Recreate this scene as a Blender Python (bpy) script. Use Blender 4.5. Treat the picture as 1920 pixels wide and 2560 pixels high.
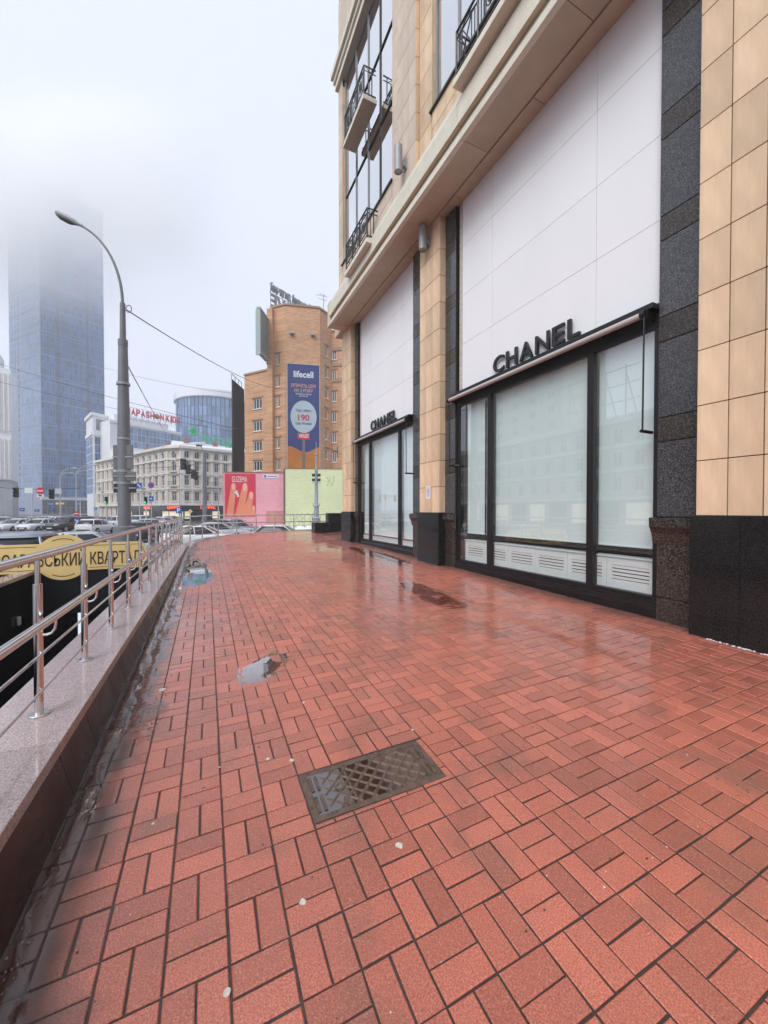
import bpy, bmesh, math, random
from mathutils import Vector, Matrix
random.seed(7)
for _o in list(bpy.data.objects): bpy.data.objects.remove(_o)
SC = bpy.context.scene
COL = SC.collection
R = math.radians
PI = math.pi

# ------------------------------------------------------------------ camera
CAM_H = 1.6
YAW = R(25.6)
cam_d = bpy.data.cameras.new('camera'); cam = bpy.data.objects.new('camera', cam_d); COL.objects.link(cam)
cam.location = (0, 0, CAM_H); cam.rotation_euler = (R(90 - 0.8), 0, -YAW)
cam_d.sensor_fit = 'HORIZONTAL'; cam_d.sensor_width = 36; cam_d.lens = 18.0; cam_d.shift_y = 0.0044
cam_d.clip_start = 0.02; cam_d.clip_end = 6000
SC.camera = cam

# ------------------------------------------------------------------ sky, sun, exposure
SUN_EL, SUN_AZ = R(43), R(-122)          # azimuth from +Y towards +X
w = bpy.data.worlds.new('World'); SC.world = w; w.use_nodes = True
nt = w.node_tree; nt.nodes.clear()
sky = nt.nodes.new('ShaderNodeTexSky'); sky.sky_type = 'NISHITA'; sky.sun_disc = False
sky.sun_elevation = SUN_EL; sky.sun_rotation = SUN_AZ; sky.dust_density = 6.0; sky.air_density = 1.0
hsv = nt.nodes.new('ShaderNodeHueSaturation'); hsv.inputs['Saturation'].default_value = 0.25
ovc = nt.nodes.new('ShaderNodeMixRGB'); ovc.inputs['Fac'].default_value = 0.86   # thick even overcast hides most of the clear sky
ovc.inputs['Color2'].default_value = (6.35, 6.9, 8.15, 1)
bg = nt.nodes.new('ShaderNodeBackground'); bg.inputs['Strength'].default_value = 0.105
wo = nt.nodes.new('ShaderNodeOutputWorld')
nt.links.new(sky.outputs[0], hsv.inputs['Color']); nt.links.new(hsv.outputs[0], ovc.inputs['Color1'])
nt.links.new(ovc.outputs[0], bg.inputs['Color']); nt.links.new(bg.outputs[0], wo.inputs['Surface'])
sun_d = bpy.data.lights.new('sun', 'SUN'); sun_d.energy = 1.5; sun_d.angle = R(40); sun_d.color = (1, .97, .93)
sun = bpy.data.objects.new('sun', sun_d); COL.objects.link(sun)
sdir = Vector((math.cos(SUN_EL) * math.sin(SUN_AZ), math.cos(SUN_EL) * math.cos(SUN_AZ), math.sin(SUN_EL)))
sun.rotation_euler = (-sdir).to_track_quat('-Z', 'Y').to_euler(); sun.location = sdir * 60
vs = SC.view_settings; vs.view_transform = 'Standard'; vs.look = 'None'; vs.gamma = 1.0; vs.use_curve_mapping = False
vs.exposure = 0.53
cy = SC.cycles; cy.use_denoising = True; cy.max_bounces = 18; cy.diffuse_bounces = 4; cy.glossy_bounces = 4
cy.transparent_max_bounces = 16; cy.transmission_bounces = 6; cy.volume_bounces = 16
cy.sample_clamp_indirect = 6.0; cy.caustics_reflective = False; cy.caustics_refractive = False

# ------------------------------------------------------------------ materials
MATS = {}
def mat(name, col, rough=.6, var=.12, scale=6.0, bump=0.0, bscale=60.0, metal=0.0, coat=0.0, rnd=0.0, rvar=0.0, spec=.5, emit=0.0, emitcol=None, detail=5.0, island=False, streak=None):
    if name in MATS: return MATS[name]
    m = bpy.data.materials.new(name); m.use_nodes = True; t = m.node_tree; N = t.nodes; L = t.links
    b = N['Principled BSDF']; b.inputs['Roughness'].default_value = rough; b.inputs['Metallic'].default_value = metal
    b.inputs['Coat Weight'].default_value = coat; b.inputs['Coat Roughness'].default_value = .05
    b.inputs['Specular IOR Level'].default_value = spec
    tc = N.new('ShaderNodeTexCoord'); n = N.new('ShaderNodeTexNoise'); n.inputs['Scale'].default_value = scale; n.inputs['Detail'].default_value = detail
    mp = N.new('ShaderNodeMapping'); L.new(tc.outputs['Object'], mp.inputs[0]); L.new(mp.outputs[0], n.inputs['Vector'])
    if streak: mp.inputs['Scale'].default_value = streak
    mul = N.new('ShaderNodeMapRange'); mul.inputs['From Min'].default_value = .25; mul.inputs['From Max'].default_value = .75
    mul.inputs['To Min'].default_value = 1 - var; mul.inputs['To Max'].default_value = 1 + var
    L.new(n.outputs['Fac'], mul.inputs[0])
    mx = N.new('ShaderNodeMixRGB'); mx.blend_type = 'MULTIPLY'; mx.inputs[0].default_value = 1; mx.inputs[1].default_value = (*col, 1)
    src = mul.outputs[0]
    if rnd:
        oi = N.new('ShaderNodeObjectInfo'); r2 = N.new('ShaderNodeMapRange'); r2.inputs['To Min'].default_value = 1 - rnd; r2.inputs['To Max'].default_value = 1 + rnd
        rs = oi.outputs['Random']
        if island:
            g = N.new('ShaderNodeNewGeometry'); ad = N.new('ShaderNodeMath'); ad.operation = 'ADD'; L.new(g.outputs['Random Per Island'], ad.inputs[0]); L.new(rs, ad.inputs[1])
            fr = N.new('ShaderNodeMath'); fr.operation = 'FRACT'; L.new(ad.outputs[0], fr.inputs[0]); rs = fr.outputs[0]
        L.new(rs, r2.inputs[0]); mm = N.new('ShaderNodeMath'); mm.operation = 'MULTIPLY'; L.new(src, mm.inputs[0]); L.new(r2.outputs[0], mm.inputs[1]); src = mm.outputs[0]
    L.new(src, mx.inputs[2]); L.new(mx.outputs[0], b.inputs['Base Color'])
    if rvar:
        rr = N.new('ShaderNodeMapRange'); rr.inputs['From Min'].default_value = .3; rr.inputs['From Max'].default_value = .7
        rr.inputs['To Min'].default_value = max(0, rough - rvar); rr.inputs['To Max'].default_value = min(1, rough + rvar); L.new(n.outputs['Fac'], rr.inputs[0]); L.new(rr.outputs[0], b.inputs['Roughness'])
    if bump:
        n2 = N.new('ShaderNodeTexNoise'); n2.inputs['Scale'].default_value = bscale; n2.inputs['Detail'].default_value = 4; L.new(tc.outputs['Object'], n2.inputs['Vector'])
        bp = N.new('ShaderNodeBump'); bp.inputs['Strength'].default_value = bump; bp.inputs['Distance'].default_value = .01; L.new(n2.outputs['Fac'], bp.inputs['Height']); L.new(bp.outputs[0], b.inputs['Normal'])
    if emit:
        b.inputs['Emission Color'].default_value = (*(emitcol or col), 1); b.inputs['Emission Strength'].default_value = emit
    MATS[name] = m; return m
def granite(name, c1, c2, scale=220, rough=.25, c3=None, spec=.5, dirt=0.0):
    m = mat(name, c1, rough, spec=spec); t = m.node_tree; N = t.nodes; L = t.links; b = N['Principled BSDF']
    tc = N.new('ShaderNodeTexCoord'); v = N.new('ShaderNodeTexVoronoi'); v.inputs['Scale'].default_value = scale; L.new(tc.outputs['Object'], v.inputs['Vector'])
    cr = N.new('ShaderNodeValToRGB'); e = cr.color_ramp.elements; e[0].color = (*c1, 1); e[1].color = (*c2, 1); e[0].position = .3; e[1].position = .75
    if c3:
        x = e.new(.88); x.color = (*c3, 1)
    sp = N.new('ShaderNodeSeparateColor'); L.new(v.outputs['Color'], sp.inputs[0]); L.new(sp.outputs[0], cr.inputs[0])
    oi = N.new('ShaderNodeObjectInfo'); r2 = N.new('ShaderNodeMapRange'); r2.inputs['To Min'].default_value = .85; r2.inputs['To Max'].default_value = 1.15; L.new(oi.outputs['Random'], r2.inputs[0])
    mx = N.new('ShaderNodeMixRGB'); mx.blend_type = 'MULTIPLY'; mx.inputs[0].default_value = 1; L.new(cr.outputs[0], mx.inputs[1]); L.new(r2.outputs[0], mx.inputs[2])
    L.new(mx.outputs[0], b.inputs['Base Color'])
    n = N.new('ShaderNodeTexNoise'); n.inputs['Scale'].default_value = 3; L.new(tc.outputs['Object'], n.inputs['Vector'])
    rr = N.new('ShaderNodeMapRange'); rr.inputs['From Min'].default_value = .3; rr.inputs['From Max'].default_value = .7; rr.inputs['To Min'].default_value = rough * .6; rr.inputs['To Max'].default_value = rough * 1.5
    L.new(n.outputs['Fac'], rr.inputs[0]); L.new(rr.outputs[0], b.inputs['Roughness'])
    return m
def glassy(name, tint=(.93, .99, .97), ior=1.5, gain=1.6, rough=.0, base=.02, bump=0, bscale=4):
    m = bpy.data.materials.new(name); m.use_nodes = True; t = m.node_tree; N = t.nodes; L = t.links; N.clear()
    o = N.new('ShaderNodeOutputMaterial'); mx = N.new('ShaderNodeMixShader'); tr = N.new('ShaderNodeBsdfTransparent'); gl = N.new('ShaderNodeBsdfGlossy')
    f = N.new('ShaderNodeLayerWeight'); f.inputs[0].default_value = .5        # two-sided Schlick reflectance
    tr.inputs[0].default_value = (*tint, 1); gl.inputs['Roughness'].default_value = rough; f0 = ((ior - 1) / (ior + 1)) ** 2
    pw_ = N.new('ShaderNodeMath'); pw_.operation = 'POWER'; pw_.inputs[1].default_value = 5; L.new(f.outputs['Facing'], pw_.inputs[0])
    sk = N.new('ShaderNodeMath'); sk.operation = 'MULTIPLY_ADD'; sk.inputs[1].default_value = 1 - f0; sk.inputs[2].default_value = f0; L.new(pw_.outputs[0], sk.inputs[0])
    mu = N.new('ShaderNodeMath'); mu.operation = 'MULTIPLY_ADD'; mu.inputs[1].default_value = gain; mu.inputs[2].default_value = base; mu.use_clamp = True
    L.new(sk.outputs[0], mu.inputs[0]); L.new(mu.outputs[0], mx.inputs[0]); L.new(tr.outputs[0], mx.inputs[1]); L.new(gl.outputs[0], mx.inputs[2]); L.new(mx.outputs[0], o.inputs[0])
    if bump:
        tc = N.new('ShaderNodeTexCoord'); n2 = N.new('ShaderNodeTexNoise'); n2.inputs['Scale'].default_value = bscale; n2.inputs['Detail'].default_value = 3; L.new(tc.outputs['Object'], n2.inputs['Vector'])
        bp = N.new('ShaderNodeBump'); bp.inputs['Strength'].default_value = bump; bp.inputs['Distance'].default_value = .01; L.new(n2.outputs['Fac'], bp.inputs['Height']); L.new(bp.outputs[0], gl.inputs['Normal']); L.new(bp.outputs[0], f.inputs['Normal'])
    MATS[name] = m; return m

# ------------------------------------------------------------------ mesh helpers
BASE = {}
def off(o): return BASE.get(o.name, Vector()) if o else Vector()
class MB:
    def __init__(s): s.v = []; s.f = []
    def quad(s, a, b, c, d):
        i = len(s.v); s.v += [Vector(a), Vector(b), Vector(c), Vector(d)]; s.f.append((i, i + 1, i + 2, i + 3)); return s
    def poly(s, pts):
        i = len(s.v); s.v += [Vector(p) for p in pts]; s.f.append(tuple(range(i, i + len(pts)))); return s
    def box(s, x0, x1, y0, y1, z0, z1):
        return s.hexa([(x0, y0, z0), (x1, y0, z0), (x1, y1, z0), (x0, y1, z0), (x0, y0, z1), (x1, y0, z1), (x1, y1, z1), (x0, y1, z1)])
    def hexa(s, p):
        i = len(s.v); s.v += [Vector(q) for q in p]
        for f in ((0, 3, 2, 1), (4, 5, 6, 7), (0, 1, 5, 4), (1, 2, 6, 5), (2, 3, 7, 6), (3, 0, 4, 7)): s.f.append(tuple(i + k for k in f))
        return s
    def obox(s, o, u, v, w_, a, b, c):   # box from o along unit vectors u v w_ with ranges a b c
        o = Vector(o); P = lambda i, j, k: o + u * a[i] + v * b[j] + w_ * c[k]
        return s.hexa([P(0, 0, 0), P(1, 0, 0), P(1, 1, 0), P(0, 1, 0), P(0, 0, 1), P(1, 0, 1), P(1, 1, 1), P(0, 1, 1)])
    def tube(s, pts, r, n=8, caps=True):
        pts = [Vector(p) for p in pts]; rs = r if isinstance(r, (list, tuple)) else [r] * len(pts); i0 = len(s.v); up = None
        for k, p in enumerate(pts):
            d = (pts[min(k + 1, len(pts) - 1)] - pts[max(k - 1, 0)]).normalized()
            if up is None: up = Vector((0, 0, 1)) if abs(d.z) < .9 else Vector((1, 0, 0))
            a = (up - d * up.dot(d)).normalized(); up = a; b = d.cross(a)
            for j in range(n):
                t = 2 * PI * j / n; s.v.append(p + (a * math.cos(t) + b * math.sin(t)) * rs[k])
        for k in range(len(pts) - 1):
            for j in range(n):
                s.f.append((i0 + k * n + j, i0 + k * n + (j + 1) % n, i0 + (k + 1) * n + (j + 1) % n, i0 + (k + 1) * n + j))
        if caps:
            s.f.append(tuple(i0 + j for j in range(n))[::-1]); e = i0 + (len(pts) - 1) * n; s.f.append(tuple(e + j for j in range(n)))
        return s
    def lathe(s, c, prof, n=16):
        return s.loft([[(c[0] + max(r, 1e-4) * math.cos(2 * PI * k / n), c[1] + max(r, 1e-4) * math.sin(2 * PI * k / n), c[2] + z) for k in range(n)] for r, z in prof])
    def prism(s, pts, d):     # extrude polygon pts by vector d
        i = len(s.v); n = len(pts); d = Vector(d); s.v += [Vector(p) for p in pts] + [Vector(p) + d for p in pts]
        s.f.append(tuple(i + k for k in range(n))[::-1]); s.f.append(tuple(i + n + k for k in range(n)))
        for k in range(n): s.f.append((i + k, i + (k + 1) % n, i + n + (k + 1) % n, i + n + k))
        return s
    def loft(s, rings, cap=True):
        i = len(s.v); n = len(rings[0])
        for r in rings: s.v += [Vector(p) for p in r]
        for k in range(len(rings) - 1):
            for j in range(n): s.f.append((i + k * n + j, i + k * n + (j + 1) % n, i + (k + 1) * n + (j + 1) % n, i + (k + 1) * n + j))
        if cap:
            s.f.append(tuple(i + j for j in range(n))[::-1]); e = i + (len(rings) - 1) * n; s.f.append(tuple(e + j for j in range(n)))
        return s
    def mesh(s, name, m, o=Vector(), smooth=False, fix=True):
        me = bpy.data.meshes.new(name); me.from_pydata([tuple(v - o) for v in s.v], [], s.f)
        if fix:
            b = bmesh.new(); b.from_mesh(me); bmesh.ops.recalc_face_normals(b, faces=b.faces[:]); b.to_mesh(me); b.free()
        if m: me.materials.append(m)
        if smooth:
            me.polygons.foreach_set('use_smooth', [True] * len(me.polygons))
        return me
    def build(s, name, m, parent=None, smooth=False, bevel=0, fix=True):
        o = obj(name, s.mesh(name, m, off(parent), smooth, fix), parent)
        if bevel:
            md = o.modifiers.new('bevel', 'BEVEL'); md.width = bevel; md.segments = 2; md.limit_method = 'ANGLE'; md.angle_limit = R(40)
        if smooth and not bevel:
            sharp(o)
        return o
def sharp(o, a=35):
    me = o.data
    b = bmesh.new(); b.from_mesh(me)
    for e in b.edges:
        e.smooth = not (len(e.link_faces) == 2 and e.calc_face_angle(0) > R(a))
    b.to_mesh(me); b.free()
def obj(name, me, parent=None):
    o = bpy.data.objects.new(name, me); COL.objects.link(o)
    if parent:
        o.parent = parent
        if parent.name in BASE: BASE[o.name] = BASE[parent.name]
    return o
def tag(o, label=None, cat=None, group=None, kind=None):
    if label: o['label'] = label
    if cat: o['category'] = cat
    if group: o['group'] = group
    if kind: o['kind'] = kind
    return o
def thing(name, label, cat, loc=(0, 0, 0), group=None, local=False, rotz=0):
    o = bpy.data.objects.new(name, None); COL.objects.link(o); o.location = loc; o.rotation_euler = (0, 0, rotz); o.empty_display_size = .2
    if not local: BASE[o.name] = Vector(loc)
    return tag(o, label, cat, group)
def top(o, label, cat, group=None):      # a one-mesh thing: move its origin to its base
    me = o.data; n = len(me.vertices)
    c = Vector((sum(v.co.x for v in me.vertices) / n, sum(v.co.y for v in me.vertices) / n, min(v.co.z for v in me.vertices)))
    me.transform(Matrix.Translation(-c)); o.location = o.location + c
    return tag(o, label, cat, group)
def copy_tree(o, parent=None):
    c = o.copy(); COL.objects.link(c); c.parent = parent
    for ch in o.children: copy_tree(ch, c)
    return c
def inst(me, name, parent, loc, rot=None):
    o = bpy.data.objects.new(name, me); COL.objects.link(o); o.parent = parent; o.location = Vector(loc) - off(parent)
    if rot: o.rotation_euler = rot
    return o
def text_mesh(s, size, depth, bold=0.0, width=1.0):
    cu = bpy.data.curves.new('txt', 'FONT'); cu.body = s; cu.size = size; cu.extrude = depth / 2; cu.offset = bold; cu.resolution_u = 4
    o = bpy.data.objects.new('txt', cu); COL.objects.link(o); dg = bpy.context.evaluated_depsgraph_get(); dg.update()
    me = bpy.data.meshes.new_from_object(o.evaluated_get(dg)); bpy.data.objects.remove(o); bpy.data.curves.remove(cu)
    if width != 1.0: me.transform(Matrix.Diagonal((width, 1, 1, 1)))
    return me
def text(name, s, parent, origin, u, v, size, depth, m, bold=0.0, width=1.0, fit=None, center=True):
    # flat lettering: u reading direction, v up; fit = total width; origin = centre of the line (or left end)
    me = text_mesh(s, size, depth, bold, width); me.materials.clear(); me.materials.append(m)
    xs = [q.co.x for q in me.vertices]; ys = [q.co.y for q in me.vertices]
    x0, x1, y0, y1 = min(xs), max(xs), min(ys), max(ys)
    if fit: me.transform(Matrix.Translation((x0, 0, 0)) @ Matrix.Diagonal((fit / (x1 - x0), 1, 1, 1)) @ Matrix.Translation((-x0, 0, 0))); x1 = x0 + fit
    me.transform(Matrix.Translation((-(x0 + x1) / 2 if center else -x0, -(y0 + y1) / 2 if center else 0, 0)))
    u = Vector(u).normalized(); v = Vector(v).normalized(); n = u.cross(v)
    M = Matrix((u, v, n)).transposed().to_4x4(); M.translation = Vector(origin) - off(parent)
    me.transform(M)
    o = obj(name, me, parent); return o
# far placement: image column -> direction, at a depth along the view axis (metres)
FWD = Vector((math.sin(YAW), math.cos(YAW), 0)); RGT = Vector((math.cos(YAW), -math.sin(YAW), 0)); UP = Vector((0, 0, 1))
def W(px, d, z=0.0):
    p = FWD * d + RGT * ((px - 960) / 960 * d); p.z = z; return p
def ZY(py, d): return CAM_H - (py - 1275) / 960 * d
def sz(p, d): return p / 960 * d
ROAD = -0.8
HAZE_D = 0.0011
# ------------------------------------------------------------------ common materials
M_JOINT = mat('wet_joint_sand', (.055, .036, .031), .55, .3, 30, .3, 90)
def brick_material():
    m = mat('wet_red_paver', (.515, .148, .094), .5, .42, 150, .45, 420, rnd=.19, island=True, detail=3)
    t = m.node_tree; N = t.nodes; L = t.links; b = N['Principled BSDF']
    g = N.new('ShaderNodeNewGeometry')
    n = N.new('ShaderNodeTexNoise'); n.inputs['Scale'].default_value = .55; n.inputs['Detail'].default_value = 5; n.inputs['Roughness'].default_value = .62; L.new(g.outputs['Position'], n.inputs['Vector'])
    # wetness of the surface: film of water makes pavers glossier and a little deeper in colour
    r = N.new('ShaderNodeMapRange'); r.inputs['From Min'].default_value = .42; r.inputs['From Max'].default_value = .66; r.inputs['To Min'].default_value = .42; r.inputs['To Max'].default_value = .09; L.new(n.outputs['Fac'], r.inputs[0]); L.new(r.outputs[0], b.inputs['Roughness'])
    # thin water film as a clear coat, thickest by the shop fronts and the gutter
    sx = N.new('ShaderNodeSeparateXYZ'); L.new(g.outputs['Position'], sx.inputs[0])
    def band(lo, hi):
        q = N.new('ShaderNodeMapRange'); q.interpolation_type = 'SMOOTHSTEP'; q.inputs['From Min'].default_value = lo; q.inputs['From Max'].default_value = hi; q.inputs['To Max'].default_value = .20; L.new(sx.outputs[0], q.inputs[0]); return q.outputs[0]
    ad1 = N.new('ShaderNodeMath'); L.new(band(1.6, 4.2), ad1.inputs[0]); L.new(band(.35, -.45), ad1.inputs[1]); ad2 = N.new('ShaderNodeMath'); L.new(ad1.outputs[0], ad2.inputs[0]); L.new(n.outputs['Fac'], ad2.inputs[1])
    cw = N.new('ShaderNodeMapRange'); cw.interpolation_type = 'SMOOTHSTEP'; cw.inputs['From Min'].default_value = .46; cw.inputs['From Max'].default_value = .74; cw.inputs['To Min'].default_value = .60; cw.inputs['To Max'].default_value = 1.0; L.new(ad2.outputs[0], cw.inputs[0]); L.new(cw.outputs[0], b.inputs['Coat Weight'])
    b.inputs['Coat IOR'].default_value = 1.45; cr_ = N.new('ShaderNodeMapRange'); cr_.inputs['From Min'].default_value = .46; cr_.inputs['From Max'].default_value = .74; cr_.inputs['To Min'].default_value = .27; cr_.inputs['To Max'].default_value = .05; L.new(ad2.outputs[0], cr_.inputs[0]); L.new(cr_.outputs[0], b.inputs['Coat Roughness'])
    old = b.inputs['Base Color'].links[0].from_socket
    d = N.new('ShaderNodeMapRange'); d.inputs['From Min'].default_value = .42; d.inputs['From Max'].default_value = .70; d.inputs['To Min'].default_value = 1.05; d.inputs['To Max'].default_value = .82; L.new(n.outputs['Fac'], d.inputs[0])
    mx = N.new('ShaderNodeMixRGB'); mx.blend_type = 'MULTIPLY'; mx.inputs[0].default_value = 1; L.new(old, mx.inputs[1]); L.new(d.outputs[0], mx.inputs[2])
    # grime patches, mineral bloom and light grit
    n2 = N.new('ShaderNodeTexNoise'); n2.inputs['Scale'].default_value = 3.1; n2.inputs['Detail'].default_value = 6; L.new(g.outputs['Position'], n2.inputs['Vector'])
    d2 = N.new('ShaderNodeMapRange'); d2.inputs['From Min'].default_value = .52; d2.inputs['From Max'].default_value = .72; d2.inputs['To Max'].default_value = .58; L.new(n2.outputs['Fac'], d2.inputs[0])
    m2 = N.new('ShaderNodeMixRGB'); L.new(d2.outputs[0], m2.inputs[0]); L.new(mx.outputs[0], m2.inputs[1]); m2.inputs[2].default_value = (.23, .105, .075, 1)
    v = N.new('ShaderNodeTexVoronoi'); v.inputs['Scale'].default_value = 330; L.new(g.outputs['Position'], v.inputs['Vector'])
    sc = N.new('ShaderNodeSeparateColor'); L.new(v.outputs['Color'], sc.inputs[0])
    d3 = N.new('ShaderNodeMapRange'); d3.inputs['From Min'].default_value = .86; d3.inputs['From Max'].default_value = .95; d3.inputs['To Max'].default_value = .4; L.new(sc.outputs[0], d3.inputs[0])
    m3 = N.new('ShaderNodeMixRGB'); L.new(d3.outputs[0], m3.inputs[0]); L.new(m2.outputs[0], m3.inputs[1]); m3.inputs[2].default_value = (.72, .42, .30, 1)
    d4 = N.new('ShaderNodeMapRange'); d4.inputs['From Min'].default_value = .88; d4.inputs['From Max'].default_value = .93; d4.inputs['To Max'].default_value = .4; L.new(sc.outputs[1], d4.inputs[0])
    m4 = N.new('ShaderNodeMixRGB'); L.new(d4.outputs[0], m4.inputs[0]); L.new(m3.outputs[0], m4.inputs[1]); m4.inputs[2].default_value = (.17, .05, .04, 1)
    # silt stain beside the gutter and a dirt line along the shop fronts
    yy = N.new('ShaderNodeMath'); yy.operation = 'MULTIPLY_ADD'; yy.inputs[1].default_value = -.022; L.new(sx.outputs[1], yy.inputs[0]); L.new(sx.outputs[0], yy.inputs[2])
    def stain(prev, sock, lo, hi, amt, colr):
        q = N.new('ShaderNodeMapRange'); q.interpolation_type = 'SMOOTHSTEP'; q.inputs['From Min'].default_value = lo; q.inputs['From Max'].default_value = hi; q.inputs['To Max'].default_value = amt; nn = N.new('ShaderNodeMath'); nn.operation = 'MULTIPLY_ADD'; nn.inputs[1].default_value = .5; L.new(n2.outputs['Fac'], nn.inputs[0]); L.new(sock, nn.inputs[2]); L.new(nn.outputs[0], q.inputs[0])
        k = N.new('ShaderNodeMixRGB'); L.new(q.outputs[0], k.inputs[0]); L.new(prev, k.inputs[1]); k.inputs[2].default_value = (*colr, 1); return k.outputs[0]
    c5 = stain(m4.outputs[0], yy.outputs[0], -.10, -.34, .92, (.075, .048, .04)); c6 = stain(c5, sx.outputs[0], 5.15, 5.55, .7, (.12, .065, .05))
    L.new(c6, b.inputs['Base Color'])
    return m
M_BRICK = brick_material()
M_ASPH = mat('wet_asphalt', (.085, .085, .09), .32, .25, .5, .25, 60, rvar=.14)
M_STEEL = mat('polished_steel', (.66, .63, .62), .16, .06, 8, metal=1.0, rvar=.05)
M_BLACKGR = granite('black_polished_granite', (.006, .006, .007), (.014, .014, .015), 260, .12, (.04, .04, .04), spec=.32)
M_PINKGR = granite('wet_pink_granite', (.40, .31, .30), (.56, .48, .48), 230, .09, (.22, .17, .17))  # pinkish granite, colour raised to carry part of the wet sky sheen
M_REDGR = granite('dark_red_granite', (.020, .008, .007), (.040, .016, .013), 130, .30, (.012, .006, .006))  # dark granite, colour deepened further to hold the occlusion on the parapet face
M_DARKPAN = mat('black_cladding', (.010, .011, .013), .35, .2, 3)
M_CONC = mat('concrete', (.30, .29, .28), .7, .15, 3, .2)
WATER = glassy('shallow_water', (.78, .70, .66), 1.333, 1.5, .03, .02, .07, 16)
STILL = glassy('still_water', (.55, .42, .36), 1.333, 4.2, .004, .12, .012, 6)

# ------------------------------------------------------------------ road: one sheet to the horizon with an opening for the stairwell
SW0, SW1, SWY0, SWY1 = -4.0, -1.0, -6.0, 13.0       # stairwell opening
b = MB()
for (x0, x1, y0, y1) in ((-3000, SW0, -3000, 3000), (SW1, 3000, -3000, 3000), (SW0, SW1, SWY1, 3000), (SW0, SW1, -3000, SWY0)):
    b.quad((x0, y0, ROAD), (x1, y0, ROAD), (x1, y1, ROAD), (x0, y1, ROAD))
tag(b.build('road', M_ASPH), 'wet grey asphalt of the wide square full of cars', None, None, 'structure')

# ------------------------------------------------------------------ pavement (raised terrace) laid with red pavers in basket weave
GX, GY, ROT = 0.022, 0.020, 0.0150
ey = Vector((ROT, 1, GX * ROT + GY)).normalized(); ez = Vector((-GX, -GY, 1)).normalized(); ex = ey.cross(ez).normalized()
PM = Matrix((ex, ey, ez)).transposed()
PMI = PM.inverted()
def gz(x, y): return GX * x + GY * y
def uv(x, y):
    q = PMI @ Vector((x, y, gz(x, y))); return q.x, q.y
def cx(y): return -0.75 + 0.022 * y                    # line of the parapet face
EDGE = [(-.43, 15.0), (-.36, 16.2), (-.10, 17.5), (.45, 18.6), (1.3, 19.5), (2.4, 20.05), (3.8, 20.35), (5.2, 20.4), (7.0, 20.3), (10.0, 20.1)]   # kerb of the far end
outline = [(10.0, -4), (-.85, -4)] + EDGE
def inside(x, y, P=outline):
    c = False
    for i in range(len(P)):
        (x0, y0), (x1, y1) = P[i], P[i - 1]
        if (y0 > y) != (y1 > y) and x < (x1 - x0) * (y - y0) / (y1 - y0) + x0: c = not c
    return c
pav = bpy.data.objects.new('pavement', None); 
b = MB(); T = .006
topP = []
for x, y in outline:
    u, v_ = uv(x, y); topP.append(Vector((u, v_, -T)))
b.prism([p + Vector((0, 0, -1.4)) for p in topP], (0, 0, 1.4))
pav = b.build('pavement', M_JOINT); pav.matrix_world = PM.to_4x4(); tag(pav, 'raised terrace paved with wet red pavers in a basket weave', None, None, 'structure')
MOD, BL, BW, U0, V0 = .205, .1965, .0948, .066, 1.617
MHC = Vector(uv(.893, 2.012)); MHW, MHL, MHR = .372, .170, R(-.9)    # manhole centre, half sizes, turn
MR = (MHC.x - MHW - .014, MHC.x + MHW + .014, MHC.y - MHL - .014, MHC.y + MHL + .014)
def brick_verts(w2, l2, j):
    bv = .0035; zt, zb = 0.0, -.03
    a = [(-w2, -l2), (w2, -l2), (w2, l2), (-w2, l2)]
    if j: a = [(x + random.uniform(-.0015, .0015), y + random.uniform(-.0015, .0015)) for x, y in a]
    V = [(x, y, zb) for x, y in a] + [(x, y, zt - bv) for x, y in a] + [(x - math.copysign(bv, x), y - math.copysign(bv, y), zt) for x, y in a]
    F = [(8, 9, 10, 11)]
    for k in range(4):
        n = (k + 1) % 4; F += [(k, n, n + 4, k + 4), (k + 4, n + 4, n + 8, k + 8)]
    return V, F
def subtract(r, m):       # axis-aligned rectangle minus rectangle
    x0, x1, y0, y1 = r; a, b_, c, d = m
    if x1 <= a or x0 >= b_ or y1 <= c or y0 >= d: return [r]
    o = []
    if y0 < c: o.append((x0, x1, y0, c))
    if y1 > d: o.append((x0, x1, d, y1))
    yy0, yy1 = max(y0, c), min(y1, d)
    if x0 < a: o.append((x0, a, yy0, yy1))
    if x1 > b_: o.append((b_, x1, yy0, yy1))
    return [q for q in o if q[1] - q[0] > .018 and q[3] - q[2] > .018]
rects = []
for i in range(-8, 50):
    for k in range(-16, 95):
        u0, v0 = U0 + i * MOD, V0 + k * MOD
        wp = PM @ Vector((u0 + .1, v0 + .1, 0))
        if not inside(wp.x, wp.y): continue
        if wp.x > 5.7 and wp.y < 15.6: continue
        for q in (0, 1):
            if (i + k) % 2: r = (u0 + q * MOD / 2, u0 + q * MOD / 2 + BW, v0, v0 + BL)
            else: r = (u0, u0 + BL, v0 + q * MOD / 2, v0 + q * MOD / 2 + BW)
            rects += subtract(r, MR)
def seen_size(r):
    p = PM @ Vector(((r[0] + r[1]) / 2, (r[2] + r[3]) / 2, 0)); d = p - Vector((0, 0, CAM_H)); z = d.dot(FWD)
    if z < .25: return 0
    sx, sy = d.dot(RGT) / z, -d.z / z
    if abs(sx) > 1.02 or sy > 1.34: return 0
    return (r[1] - r[0]) * (r[3] - r[2]) / z ** 3
rects.sort(key=seen_size, reverse=True)
meshes = {}
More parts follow.
